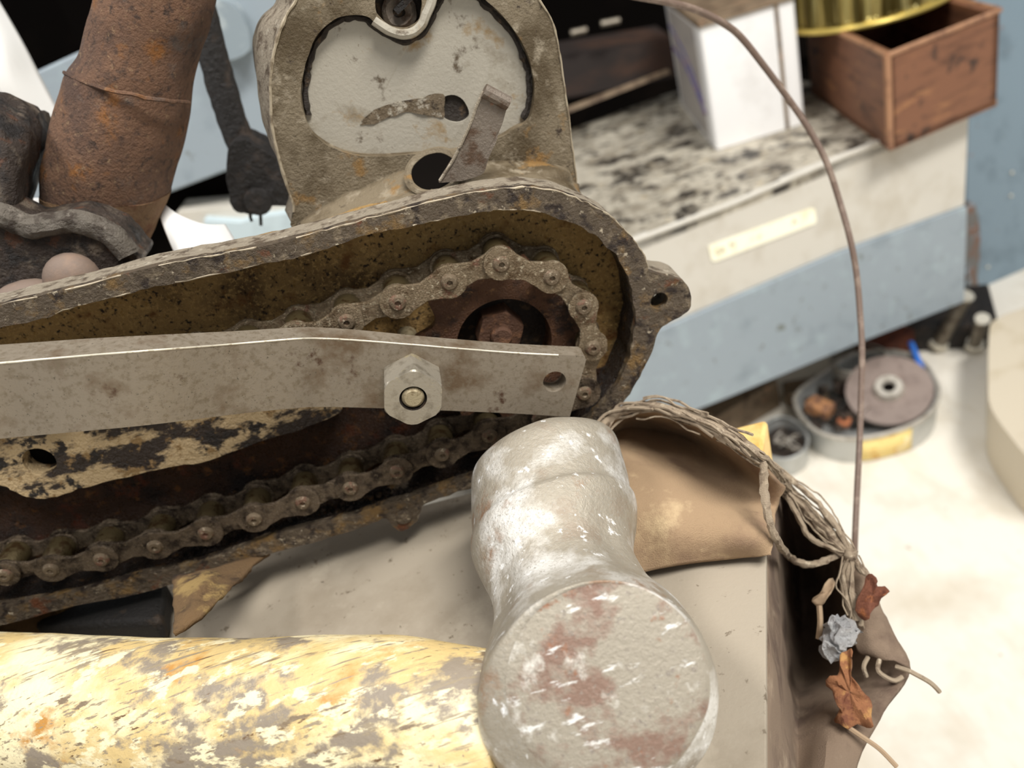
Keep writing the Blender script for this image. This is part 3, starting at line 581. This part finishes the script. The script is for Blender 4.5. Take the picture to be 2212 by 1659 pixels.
# ================================================================== CHAIN
chain = thing('drive_chain', pins[15], 'oily roller chain running around the sprocket inside the chain case', 'chain')
def link_outline(a, b, r, y):
    d = (b-a); L = d.length; d = d.normalized(); u = Vector((-d.z, 0, d.x)); out = []
    def arc(c, s0, s1, nn=12):
        for i in range(nn+1):
            t_ = s0+(s1-s0)*i/nn; out.append(c+(d*math.cos(t_)+u*math.sin(t_))*r)
    arc(b, R(-128), R(128)); 
    m_ = (a+b)/2
    out.append(m_+u*r*.56)
    arc(a, R(52), R(308))
    out.append(m_-u*r*.56)
    return [Vector((p.x, y, p.z)) for p in out]
rl = .0152*.31
up_n = len(chain_px_up)
for i in range(len(pins)):
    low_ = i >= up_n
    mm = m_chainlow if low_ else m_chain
    p = pins[i]
    sy = .2075
    if i < len(pins)-1:
        q = pins[i+1]
        outer_l = (i % 2 == 1) if not low_ else (i % 2 == 1)
        r = (q-p).length*.33
        if outer_l: ys = (sy, sy+.0128); nm = 'outer_link_plate'
        else: ys = (sy+.0014, sy+.0114); nm = 'inner_link_plate'
        for y_ in ys:
            MB().prism(link_outline(p, q, r if outer_l else r*.97, y_), YB*.0012).build(nm, mm, chain, bevel=.00025, jit=.00012, jsc=800)
    MB().lathe(Vector((p.x, sy, p.z)), (0, -1, 0), [(0, .0005), (.0006, .0003), (.0009, .0010), (.0018, .0009), (.0023, .0003), (.0025, 0), (.0025, -.014)], 16).build('pin', m_pin, chain)
    MB().lathe(Vector((p.x, sy+.0025, p.z)), (0, 1, 0), [(.001, 0), (.0038, 0), (.0040, .0003), (.0040, .0086), (.001, .0087)], 24).build('roller', m_roller, chain)
# ================================================================== BAR, NUT
st = [(-220, 795, 972), (-100, 791, 960), (0, 784, 948), (167, 769, 933), (335, 756, 917), (502, 743, 896), (636, 732, 882), (694, 731, 879), (760, 734, 880), (828, 739, 882), (995, 753, 888), (1129, 763, 894), (1266, 769, None)]
top = []; bot = []
for i, (x, a, b) in enumerate(st):
    if b is None: continue
    y = .195*min(1.0, 148/(b-a)) if x < 740 else .195
    top.append(PY(x, a, y)); bot.append(PY(x-4, b, y))
top.append(PY(1266, 769, .195)); bot.append(PY(1231, 901, .195))
bar = thing('steel_bar', (top[-1]+bot[-1])/2, 'flat grey steel bar bolted across the chain case, drilled at its end', 'bar')
mb = MB(); tt = cr(top, 4); bb = cr(bot, 4); TH = .0052
hcn = PY(1198, 825, .195); hr = .0033
cut = max(i for i, p in enumerate(tt) if proj(p)[0] < 1130)
TH = .0058
th_ = lambda p: YB*(TH+.0042*max(0, min(1, (900-proj(p)[0])/900)))
mb.rings([[p, q, q+th_(p), p+th_(p)] for p, q in zip(tt[:cut+1], bb[:cut+1])], False); mb.f.append((3, 2, 1, 0))
eo = [tt[cut]]+[p for p in tt[cut+1:] if proj(p)[0] < 1250]+[PY(1258, 768.5, .195), PY(1264, 772, .195), PY(1266, 778, .195)]+[PY(1231, 900, .195)]+[q for q in reversed(bb[cut:-1]) if proj(q)[0] < 1222]
for p in eo: p.y = .195
mb2 = MB().prism(eo, YB*TH, [[hcn+Vector((math.cos(a), 0, math.sin(a)))*hr for a in [2*math.pi*j/24 for j in range(24)]]])
ne = len(eo); ntot = ne+24
mb2.f = [f for f in mb2.f if set(f) != {ne-1, 0, ntot, ntot+ne-1}]
mb.add(mb2.v, mb2.f)
mb.weld = True
mb.build('bar_plate', m_bar, bar, ang=30)
MB().tube([p+Vector((0, .0001, -.0001)) for p in tt[:-2]], .00024, 6).build('edge_highlight', m_edge, bar, jit=.00008, jsc=900)  # pale tube paints the highlight on the bar's front top edge
MB().lathe(hcn-YB*.0001, (0, 1, 0), [(hr*1.05, .0001), (hr*.97, .0006), (hr*.97, TH)], 36).build('drilled_hole', m_bar, bar)
ncn = PY(892, 855, .187)
nut = thing('hex_nut', ncn, 'bright zinc hexagonal nut clamping the flat steel bar', 'nut')
hexn(ncn, .0086, .1855, .195, R(10)).build('nut_body', m_nut, nut, ang=22)
MB().lathe(Vector((ncn.x, .1855, ncn.z)), (0, -1, 0), [(.0036, 0), (.0034, -.0014), (.0032, -.0014)], 32).build('thread_ring', m_dark, nut)
MB().lathe(Vector((ncn.x, .186, ncn.z)), (0, -1, 0), [(0, .0006), (.0022, .0006), (.0030, -.0002), (.0031, -.05)], 32).build('stud', m_stud, nut)
# ================================================================== BENCH
ZB = .450
def PB(px, py, dz=0): return PZ(px, py, ZB+dz)
bench = thing('work_table', PB(1400, 1300, -.2), 'low work table with a yellow pine corner under the chain case', 'table')
c1 = PB(1658, 905, -.003); c2 = PB(1530, 1750, -.003); c3 = PB(1656, 1190)
ex = (c2-c1); 
tq = [c1, c1+(c2-c1)*1.0, c2+Vector((-.45, -.02, 0)), c1+Vector((-.5, .05, 0))]
MB().prism(tq, (0, 0, -.022)).build('table_top', m_tablewood, bench, bevel=.0015)
for p in tq:
    cc_ = sum(tq, Vector())/4; q = p+(cc_-p)*.1
    MB().box((q.x, q.y, (ZB-.025)/2), (.03, .03, ZB-.025)).build('leg', m_tablewood, bench, smooth=False)
bd_ = [PB(1655, 990), PB(1655, 1800), c2+Vector((-.43, -.015, .003)), c1+Vector((-.49, .047, 0)), c1+Vector((-.06, .003, 0)), PB(1540, 985)]
for p in bd_: p.z = ZB-.003
o = MB().prism(bd_, (0, 0, .003)).build('hardboard_sheet', m_board, bevel=.0004)
tag(o, 'grey-beige speckled hardboard sheet lying on the table under hammer and chain case', 'board')
def bz(px, py, dz=.001): return (px, py, (PB(px, py, dz)-CAM).length)
# prop under case
rag = thing('oily_rag', PB(420, 1330), 'brown oily folded rag tucked under the chain case at the left', 'rag')
ctl = [[(372, 1245, .275), (440, 1228, .272), (500, 1215, .275), (585, 1190, .28)],
       [(374, 1290, .262), (430, 1262, .256), (480, 1248, .262), (545, 1222, .272)],
       [(376, 1340, .248), (410, 1320, .246), (455, 1288, .25), (520, 1248, .262)],
       [(373, 1368, .243), (400, 1352, .243), (450, 1315, .245), (500, 1275, .256)]]
MB().grid(surf(ctl)).build('rag_fold', m_rag, rag, solid=.0015, jit=.0006)
ctl = [[bz(-120, 1365, .016), bz(0, 1340, .016), bz(90, 1322, .014), bz(170, 1300, .012)],
       [bz(-120, 1425, .002), bz(0, 1405, .002), bz(90, 1400, .002), bz(170, 1390, .002)]]
MB().grid(surf(ctl)).build('rag_fold', m_rag, rag, solid=.0015, jit=.0006)
blk = MB().prism([PB(110, 1400), PB(378, 1400), PB(385, 1290), PB(160, 1300)], (0, 0, .012))  # near-black block on the hardboard under the case
tag(blk.build('prop_block', m_blackblock, bevel=.003, jit=.0025, jsc=90), 'black block propping the chain case on the hardboard', 'block')
# ================================================================== CANVAS
cv = thing('canvas_apron', PB(1560, 1150), 'crumpled tan canvas with a frayed hem draped over the right table edge', 'canvas')
def bz(px, py, dz=.001): return (px, py, (PB(px, py, dz)-CAM).length)
hem = [bz(1290, 925, .027), bz(1330, 888, .029), bz(1400, 872, .031), bz(1480, 892, .032), bz(1560, 930, .032), bz(1640, 985, .026), (1700, 1055, .285), (1780, 1135, .283), (1835, 1195, .285), (1875, 1260, .287)]
def bz(px, py, dz=.001): return (px, py, (PB(px, py, dz)-CAM).length)
ctl = [[bz(1282, 925, .026), bz(1350, 882, .028), bz(1430, 880, .030), bz(1510, 908, .032), bz(1590, 950, .030), bz(1650, 1000, .024), bz(1690, 1050, .010)],
       [bz(1288, 955, .012), bz(1350, 925, .010), bz(1430, 925, .006), bz(1515, 955, .004), bz(1595, 1005, .003), bz(1645, 1050, .004), bz(1680, 1095, .004)],
       [bz(1292, 1010, .016), bz(1350, 995, .016), bz(1435, 985, .010), bz(1520, 1010, .002), bz(1600, 1055, .001), bz(1640, 1085, .004), bz(1668, 1120, .004)],
       [bz(1296, 1100, .018), bz(1380, 1080, .018), bz(1450, 1075, .016), bz(1530, 1080, .012), bz(1605, 1110, .010), bz(1642, 1125, .008), bz(1664, 1145, .006)],
       [bz(1300, 1190, .009), bz(1383, 1170, .010), bz(1450, 1160, .012), bz(1530, 1155, .010), bz(1602, 1155, .011), bz(1642, 1160, .009), bz(1666, 1172, .006)],
       [bz(1300, 1262, .002), bz(1385, 1238, .003), bz(1450, 1222, .004), bz(1530, 1205, .003), bz(1600, 1190, .004), bz(1640, 1192, .004), bz(1670, 1200, .004)]]
MB().grid(surf(ctl, 6)).build('canvas_flap', m_cloth, cv, solid=.0012, jit=.0016, jsc=60)
tx = lambda y: bz(1651, y, -.0045)
ctl = [[(1655, 1010, .300), (1690, 1045, .297), (1715, 1068, .292), (1735, 1085, .288)],
       [tx(1120), (1700, 1130, .33), (1750, 1130, .32), (1800, 1150, .288)],
       [tx(1220), (1710, 1240, .35), (1790, 1240, .34), (1868, 1240, .288)],
       [tx(1330), (1720, 1350, .35), (1820, 1340, .33), (1912, 1335, .288)],
       [tx(1440), (1720, 1450, .33), (1830, 1450, .31), (1962, 1442, .286)],
       [tx(1550), (1715, 1550, .285), (1800, 1550, .275), (1905, 1540, .278)],
       [tx(1680), (1710, 1680, .265), (1770, 1680, .26), (1838, 1670, .27)],
       [tx(1780), (1690, 1780, .25), (1740, 1780, .25), (1790, 1780, .26)]]
MB().grid(surf(ctl, 6)).build('canvas_drape', m_cloth2, cv, solid=.0012, jit=.0016, jsc=60)
hp = cr([PD(x, y+6, d) for x, y, d in hem], 6)
MB().tube(hp, .0017, 10).build('rolled_hem', m_thread, cv, jit=.0005, jsc=700)
ctl = [[(1838, 1200, .284), (1860, 1215, .283), (1875, 1250, .284)],
       [(1840, 1290, .283), (1870, 1300, .281), (1905, 1325, .284)],
       [(1850, 1390, .282), (1890, 1390, .280), (1940, 1390, .283)],
       [(1870, 1410, .283), (1920, 1425, .281), (1964, 1445, .284)]]
MB().grid(surf(ctl)).build('canvas_corner', m_cloth2, cv, solid=.001, jit=.0006)
# frayed threads along the hem
fr = MB()
for k in range(46):
    a = random.uniform(0, .7); b = min(1, a+random.uniform(.2, .5)); off = Vector((random.gauss(0, .0014), random.gauss(0, .0008), random.gauss(0, .0014)))
    i0, i1 = int(a*(len(hp)-1)), int(b*(len(hp)-1))
    if i1-i0 < 4: continue
    pts = [p+off+noise.noise_vector(p*130+Vector((k, 0, 0)))*.0018-Vector((0, .0012, 0)) for p in hp[i0:i1]]
    fr.tube(pts, random.uniform(.00022, .00048), 5)
ob = fr.build('frayed_thread', m_thread, cv); ob['kind'] = 'stuff'
string = thing('hemp_string', PD(1840, 1200, .278), 'grey hemp strings knotted at the hem of the canvas with a long loop', 'string')
kn = (1838, 1200)
loop = [bz(1600, 955, .026), bz(1632, 972, .027), bz(1648, 1000, .026), bz(1650, 1040, .022), bz(1655, 1090, .018), bz(1666, 1140, .012), bz(1682, 1172, .004), (1700, 1198, .277), (1725, 1214, .276), (1760, 1219, .276), (1795, 1205, .277), (1825, 1192, .277)]
lp = cr([PD(*p) for p in loop], 6)
MB().tube(lp, .0011, 8).build('string_loop', m_thread, string, jit=.0005, jsc=900)
strands = [[(1490, 915, .292), (1560, 945, .288), (1640, 990, .284), (1700, 1060, .28), (1770, 1130, .277), (1838, 1198, .275)],
           [(1520, 905, .292), (1600, 955, .288), (1660, 1020, .283), (1740, 1090, .279), (1790, 1140, .277), (1840, 1200, .275)],
           [(1640, 985, .285), (1700, 1030, .281), (1760, 1080, .278), (1800, 1130, .276), (1840, 1198, .275)],
           [(1690, 1050, .282), (1720, 1110, .278), (1750, 1160, .277), (1795, 1185, .276), (1838, 1202, .275)],
           [(1700, 1060, .282), (1735, 1100, .279), (1780, 1150, .277), (1836, 1200, .275)],
           [(1838, 1200, .275), (1822, 1240, .275), (1825, 1280, .275), (1838, 1330, .276)],
           [(1838, 1200, .275), (1838, 1250, .275), (1842, 1300, .275), (1848, 1340, .276)],
           [(1842, 1200, .275), (1858, 1225, .275), (1872, 1240, .276)],
           [(1838, 1202, .275), (1832, 1260, .275), (1850, 1300, .276), (1858, 1350, .277)]]
for sI in strands:
    q = cr([PD(*p) for p in sI], 6)
    MB().tube([p+noise.noise_vector(p*300+Vector((len(sI), 0, 0)))*.0006 for p in q], .0009, 7).build('strand', m_thread, string, jit=.0004, jsc=900)
sf = MB()
for k in range(26):
    sI = strands[k % len(strands)]; q = cr([PD(*p) for p in sI], 6); off = Vector((random.gauss(0, .0011), 0, random.gauss(0, .0011)))
    sf.tube([p+off+noise.noise_vector(p*200+Vector((k, 0, 0)))*.0012 for p in q], .00028, 4)
ob = sf.build('loose_fibre', m_thread, string); ob['kind'] = 'stuff'
MB().sphere(PD(1838, 1199, .2745), .0021, 14).build('knot', m_thread, string, jit=.0006, jsc=900)
for pts in ([(1875, 1420, .281), (1866, 1440, .279), (1872, 1462, .280)], [(1900, 1425, .281), (1898, 1450, .279), (1930, 1470, .281), (1950, 1462, .282)], [(1935, 1440, .282), (1960, 1448, .281), (1975, 1455, .281), (2010, 1475, .283), (2030, 1495, .285)]):
    MB().tube(cr([PD(*p) for p in pts], 5), .0007, 6).build('stray_thread', m_thread, cv)
def leaf(name, pts, d, mat, label, bulge=.002):
    ov = sm(pts, 2); c = (sum(p[0] for p in pts)/len(pts), sum(p[1] for p in pts)/len(pts)); rows = []
    for k in range(5):
        s_ = k/4
        rows.append([PD(c[0]+(x-c[0])*max(s_, .02), c[1]+(y-c[1])*max(s_, .02), d-.001-bulge*.6*math.sin(3*s_+i*.9)*s_) for i, (x, y) in enumerate(ov)])
    mbx = MB(); mbx.rings(rows, False)
    o = mbx.build(name, mat, solid=.0003, jit=.0006, jsc=400); tag(o, label, 'leaf'); return o
leaf('dry_leaf', [(1868, 1262), (1872, 1245), (1884, 1240), (1896, 1256), (1896, 1268), (1912, 1268), (1921, 1278), (1905, 1290), (1896, 1308), (1884, 1316), (1876, 1335), (1862, 1338), (1848, 1318), (1852, 1290)], .2735, m_leaf, 'dark red-brown crinkled dry leaf stuck at the canvas edge')
lf = leaf('dry_leaf', crop([(1020, 930), (1070, 905), (1100, 885), (1105, 940), (1092, 1000), (1105, 1070), (1150, 1120), (1190, 1180), (1225, 1225), (1235, 1320), (1250, 1395), (1200, 1405), (1130, 1385), (1080, 1410), (1020, 1375), (985, 1345), (1040, 1310), (1000, 1250), (975, 1170), (935, 1120), (950, 1065), (1000, 1060), (1025, 1000)], 1472, 1104), .268, m_leaf2, 'orange-brown curled dry leaf lying below the foil wad')
MB().tube(cr([PD(1828, 1568, .267), PD(1860, 1590, .268), PD(1900, 1618, .27), PD(1937, 1656, .272)], 5), .0007, 6).build('leaf_stalk', m_twig, lf)
lf2 = leaf('dry_leaf', [(1782, 1262), (1800, 1248), (1802, 1270), (1786, 1290), (1772, 1310), (1752, 1298), (1768, 1288)], .277, m_twig, 'small pale shrivelled leaf hanging in the dark canvas fold')
MB().tube(cr([PD(1770, 1308, .277), PD(1772, 1345, .277), PD(1768, 1380, .278)], 5), .0009, 6).build('leaf_stalk', m_twig, lf2)
fo = MB().sphere(PD(1818, 1368, .272), .0048, 22, (1, .8, 1.05)).sphere(PD(1800, 1408, .272), .003, 16)
tag(fo.build('foil_wad', m_foil, jit=.003, jsc=420, ang=10), 'crumpled silver foil wad caught at the end of the strings', 'foil')
# ================================================================== CABLE
cb = [(1060, -120, .275), (1180, -90, .30), (1330, -20, .31), (1430, 2, .32), (1505, 22, .33), (1565, 52, .335), (1602, 82, .34), (1650, 142, .345), (1702, 212, .35), (1748, 280, .352), (1785, 350, .352), (1812, 430, .352), (1836, 515, .35), (1850, 590, .35), (1858, 680, .348), (1862, 760, .345), (1860, 850, .342), (1857, 950, .338), (1852, 1050, .334), (1847, 1160, .33), (1845, 1230, .335), (1838, 1320, .36), (1825, 1400, .42), (1810, 1450, .52), (1800, 1470, (PZ(1800, 1470, .0015)-CAM).length)]
tag(MB().tube(cr([PD(*p) for p in cb], 6), [.00135-.0003*(i/len(cb)/6) for i in range((len(cb)-1)*6+1)], 10).build('control_cable', m_cable), 'thin brown control cable arching down in front of the shelf to the canvas', 'cable')
# ================================================================== OVAL TIN and floor clutter
ZR = .036
rim = [(1716, 868), (1735, 905), (1765, 932), (1810, 946), (1856, 947), (1910, 938), (1970, 918), (2010, 890), (2027, 855), (2020, 820), (1995, 785), (1950, 762), (1890, 758), (1835, 768), (1800, 790), (1765, 815), (1730, 840)]
RM = [PZ(x, y, ZR) for x, y in sm(rim, 4)]; n = len(RM)
ot = thing('oval_tin', sum(RM, Vector())/n-Vector((0, 0, ZR)), 'shallow oval aluminium tin of scrap parts on the floor below the shelf', 'tin')
c = sum(RM, Vector())/n
inn = [c+(p-c)*.96 for p in RM]; dn = Vector((0, 0, -ZR+.0005))
outb = [c+(p-c)*.97+dn for p in RM]; innb = [c+(p-c)*.94+dn+Vector((0, 0, .002)) for p in RM]
MB().rings([RM, outb], False).rings([inn, innb], False).rings([RM, inn], False).build('tin_wall', m_alu, ot)
MB().prism(outb, (0, 0, .002)).build('tin_base', m_alu, ot)
MB().tube(RM+[RM[0]], .0024, 8, False).build('rolled_rim', m_hub, ot)
i0 = min(range(n), key=lambda i: abs(proj(RM[i])[0]-1862)+abs(proj(RM[i])[1]-947)); i1 = min(range(n), key=lambda i: abs(proj(RM[i])[0]-1970)+abs(proj(RM[i])[1]-918))
seg = RM[min(i0, i1):max(i0, i1)+1]
MB().grid([[c+(p-c)*1.004-Vector((0, 0, .004)) for p in seg], [c+(p-c)*(.978)-Vector((0, 0, .033)) for p in seg]]).build('yellow_label', m_yellow, ot, solid=.0006)
# disc with hub
dc = PZ(1920, 845, .034); dv = (CAM-dc).normalized()*.55+Vector((0, 0, 1))*.7; dv.normalize()
rd = .046
disc = thing('grinding_disc', dc, 'flat mauve-grey disc with a pale metal hub leaning in the oval tin', 'disc')
MB().lathe(dc, dv, [(0, 0), (rd, 0), (rd, .004), (0, .004)], 48).build('disc_plate', m_disc, disc)
MB().lathe(dc+dv*.004, dv, [(.006, .004), (.008, .008), (.014, .008), (.0155, .006), (.017, 0)], 40).build('hub', m_hub, disc)
MB().lathe(dc+dv*.0085, dv, [(0, 0), (.0075, 0)], 24).build('hub_hole', m_hole, disc)
tag(MB().box(PZ(1770, 880, .03), (.022, .03, .016), Matrix.Rotation(R(35), 3, 'Z') @ Matrix.Rotation(R(15), 3, 'X')).build('scrap_block', m_lump, bevel=.004, jit=.002, jsc=80), 'tan rusty lump at the left end of the oval tin', 'scrap')
tag(MB().lathe(PZ(1822, 915, .016), (0, -.4, 1), [(.003, 0), (.008, 0), (.008, .008), (.003, .008)], 6).build('rusty_nut', m_orange, bevel=.0008), 'small orange rusty nut in the front of the oval tin', 'nut')
fl = MB()
for k in range(60):
    t_ = random.uniform(.1, .8); a = random.random(); x = random.uniform(1745, 1880); y = 870+random.uniform(-60, 55)
    fl.box(PZ(x, y, .012+random.random()*.012), (.014, .006, .006), Matrix.Rotation(random.uniform(0, 3), 3, 'Z') @ Matrix.Rotation(random.uniform(-.6, .6), 3, 'Y'))
fo_ = fl.build('scrap_bits', m_iron); tag(fo_, 'dark loose scrap bits filling the oval tin', 'scrap', kind='stuff')
tag(MB().lathe(PZ(1855, 790, .026), (0, 0, 1), [(.030, 0), (.034, 0), (.034, .012), (.030, .012)], 40).build('metal_ring', m_hub), 'pale metal ring standing behind the disc in the oval tin', 'ring')
# small tin
sr = [PZ(x, y, .026) for x, y in sm([(1640, 960), (1662, 985), (1700, 992), (1735, 975), (1745, 945), (1725, 915), (1685, 900), (1650, 920)], 4)]
c = sum(sr, Vector())/len(sr); sb = [c+(p-c)*.96-Vector((0, 0, .0255)) for p in sr]
st_ = thing('small_tin', c-Vector((0, 0, .026)), 'small round grey tin of wire scraps left of the oval tin', 'tin')
MB().rings([sr, sb], False).prism(sb, (0, 0, .001)).build('tin_wall', m_alu, st_)
MB().tube(sr+[sr[0]], .0018, 8, False).build('rolled_rim', m_alu, st_)
MB().prism([p+Vector((0, 0, .01)) for p in sb], (0, 0, .002)).build('scrap_fill', m_iron, st_)
for k in range(6):
    MB().tube(cr([PZ(random.uniform(1670, 1735), random.uniform(930, 975), .022+random.random()*.01) for _ in range(3)], 5), .0007, 5).build('wire_scrap', m_hub, st_)
tag(MB().tube([PZ(1968, 742, .04), PZ(1990, 795, .046)], .0036, 10).build('blue_stick', m_bluestick), 'short bright blue plastic stick poking up behind the disc', 'stick')
def bolt(a, b, r, label):
    t_ = thing('long_bolt', b, label, 'bolt')
    MB().tube([a, b], r, 16).build('shank', m_boltsteel, t_)
    d = (b-a).normalized()
    MB().tube([b-d*.004, b+d*.003], r*1.5, 6).build('bolt_head', m_bright, t_, bevel=.0008)
    MB().tube([a-d*.002, a+d*.001], r*1.1, 16).build('bright_end', m_bright, t_)
bolt(PZ(2086, 640, .085), PZ(2028, 742, .010), .0085, 'long steel bolt leaning out under the right end of the shelf')
bolt(PZ(2122, 690, .06), PZ(2105, 745, .010), .0075, 'shorter steel bolt standing beside the long one near the cream casing')
tag(MB().box(PZ(1900, 745, .02), (.07, .05, .03), Matrix.Rotation(R(20), 3, 'Z')).build('rusty_lump', m_redb, bevel=.004, jit=.004, jsc=60), 'red-brown rusty lump in the gap under the shelf behind the oval tin', 'scrap')
tag(MB().box(PZ(1740, 845, .01), (.05, .03, .02), Matrix.Rotation(R(-15), 3, 'Z')).build('wood_offcut', m_lid, bevel=.002), 'grey-brown wood offcut under the shelf left of the oval tin', 'wood')
tag(MB().box(PZ(1600, 880, .02), (.10, .03, .04), Matrix.Rotation(R(20), 3, 'Z')).build('brown_board', m_lid, bevel=.002), 'dark brown board end on the floor under the blue shelf lip', 'board')
tag(MB().box(PV(1700, 800, .30)*1, (1.6, .02, .2), Matrix.Rotation(YAW, 3, 'Z')).build('under_shelf_dark', m_darkspace, smooth=False), 'black board put in for the darkness under the shelf', 'board')  # dark of the under-shelf space, painted as a black board
f1, f2 = PZ(1965, 772, 0), PZ(2160, 762, 0); fd = Vector((-(f2-f1).y, (f2-f1).x, 0)).normalized()
f1 += fd*.012; f2 += fd*.012
tag(MB().prism([f1, f2, f2+fd*.10, f1+fd*.10], (0, 0, .036)).build('shade_crate', m_blackrod, bevel=.003, jit=.002, jsc=60), 'black crate added to darken the space behind the two bolts under the post', 'crate')  # added box, black for the shade behind the bolts
cp = [PZ(x, y, .07) for x, y in sm([(2212, 665), (2150, 690), (2136, 720), (2134, 830), (2140, 880), (2180, 940), (2240, 1000), (2330, 1000), (2330, 640)], 3)]
tag(MB().prism(cp, (0, 0, -.069)).build('cream_casing', m_beige, bevel=.004), 'cream rounded casing standing on the floor at the right frame edge', 'casing')
# ================================================================== HAMMER
# stations of the head from the striking face to the far bell: image centre, half width, tilt, distance, octagon amount
HK = 1.05
hst = [(1315, 1480, 213, .95, .1600, 0), (1313, 1483, 224, .94, .1606, 0), (1306, 1494, 241, .92, .1626, 0), (1299, 1512, 256, .90, .1655, 0), (1294, 1518, 263, .86, .170, 0), (1289, 1490, 256, .80, .1765, .2),
       (1277, 1440, 239, .73, .184, .5), (1263, 1388, 213, .66, .190, .8), (1249, 1345, 190, .61, .1950, 1), (1236, 1305, 174, .57, .199, 1), (1220, 1262, 167, .53, .203, 1), (1207, 1218, 173, .50, .207, .7), (1201, 1176, 183, .48, .2105, .2), (1199, 1152, 186, .47, .2125, 0),
       (1198, 1132, 185, .46, .2140, 0), (1195, 1120, 178, .46, .2150, 0), (1190, 1085, 175, .46, .2178, 0), (1184, 1045, 171, .46, .2208, 0), (1180, 1010, 166, .46, .2235, 0), (1178, 992, 156, .46, .2250, 0), (1177, 978, 138, .46, .2260, 0), (1176, 970, 100, .46, .2265, 0), (1176, 968, 40, .46, .2267, 0)]
hst = [(h[0], h[1], h[2], h[3], h[4]+.0062*max(0, (.200-h[4])/.040), h[5]) for h in hst]
gl = (RT*-.30+UP*.954).normalized()
def hring(x, y, hw, ra, d, sq, n=96):
    c = PD(x, y, d*HK); e = (c-CAM).normalized(); g = (gl-e*gl.dot(e)).normalized()
    nn_ = e*ra+g*math.sqrt(1-ra*ra); sd = g.cross(e).normalized(); uu = nn_.cross(sd).normalized(); r = hw*(c-CAM).dot(fw)/F
    return [c+(sd*math.cos(a)+uu*math.sin(a))*r*(1-.05*sq*(math.cos(8*a)*.5+.5)) for a in [2*math.pi*j/n for j in range(n)]]
def interp(k, n=4):
    A_ = [(h[0]/1000, h[1]/1000, h[2]/1000) for h in k]; B_ = [(h[3], h[4], h[5]) for h in k]
    return [(p.x*1000, p.y*1000, p.z*1000, q.x, q.y, q.z) for p, q in zip(cr(A_, n), cr(B_, n))]
ham = thing('hammer', PD(1240, 1350, .205)-Vector((0, 0, .026)), 'heavy worn steel hammer with a stained pale wooden handle lying in front', 'hammer')
MB().rings([hring(*h) for h in interp(hst)], True).build('hammer_head', m_hammer, ham, jit=.0004, jsc=90, ang=50)
MB().rings([hring(1313, 1482, 221, .94, 0.1665, 0), hring(1315, 1480, 213, .95, 0.1659, 0), hring(1315, 1480, 196, .95, 0.1655, 0), hring(1315, 1480, 120, .95, 0.1650, 0), hring(1315, 1480, 50, .95, 0.1648, 0), hring(1315, 1480, 4, .95, 0.1648, 0)], True).build('striking_face', m_hface, ham, ang=60)
hs = [(1090, 1410, .0166), (1040, 1408, .0168), (960, 1395, .0172), (880, 1382, .0180), (800, 1377, .0185), (700, 1378, .0186), (500, 1386, .0186), (250, 1382, .0186), (0, 1372, .0187), (-250, 1368, .0187), (-600, 1400, .018)]
pts = []; rad = []; zc = .4685
for x, topy, r in hs:      # centre on the level the handle lies at; radius from the photo's top silhouette
    p = PZ(x, 1560, zc)
    for _ in range(12):
        p = PZ(x, topy+r*F/(p-CAM).dot(fw), zc)
    pts.append(p); rad.append(r)
pp_ = cr(pts, 6); rr_ = [v_.x for v_ in cr([(r, 0, 0) for r in rad], 6)]; rs_ = []
for i, p in enumerate(pp_):
    t_ = (pp_[min(i+1, len(pp_)-1)]-pp_[max(i-1, 0)]).normalized(); e_ = (p-CAM).normalized(); e_ = (e_-t_*e_.dot(t_)).normalized(); g_ = t_.cross(e_)
    dp = .78 if i > 9 else .55+.025*i
    rs_.append([p+g_*math.cos(a)*rr_[i]+e_*math.sin(a)*rr_[i]*dp for a in [2*math.pi*j/64 for j in range(64)]])
MB().rings(rs_).build('handle', m_handle, ham, jit=.0003, jsc=60, ang=60)
import os
for o in bpy.data.objects:
    if '_o' in o.keys(): del o['_o']
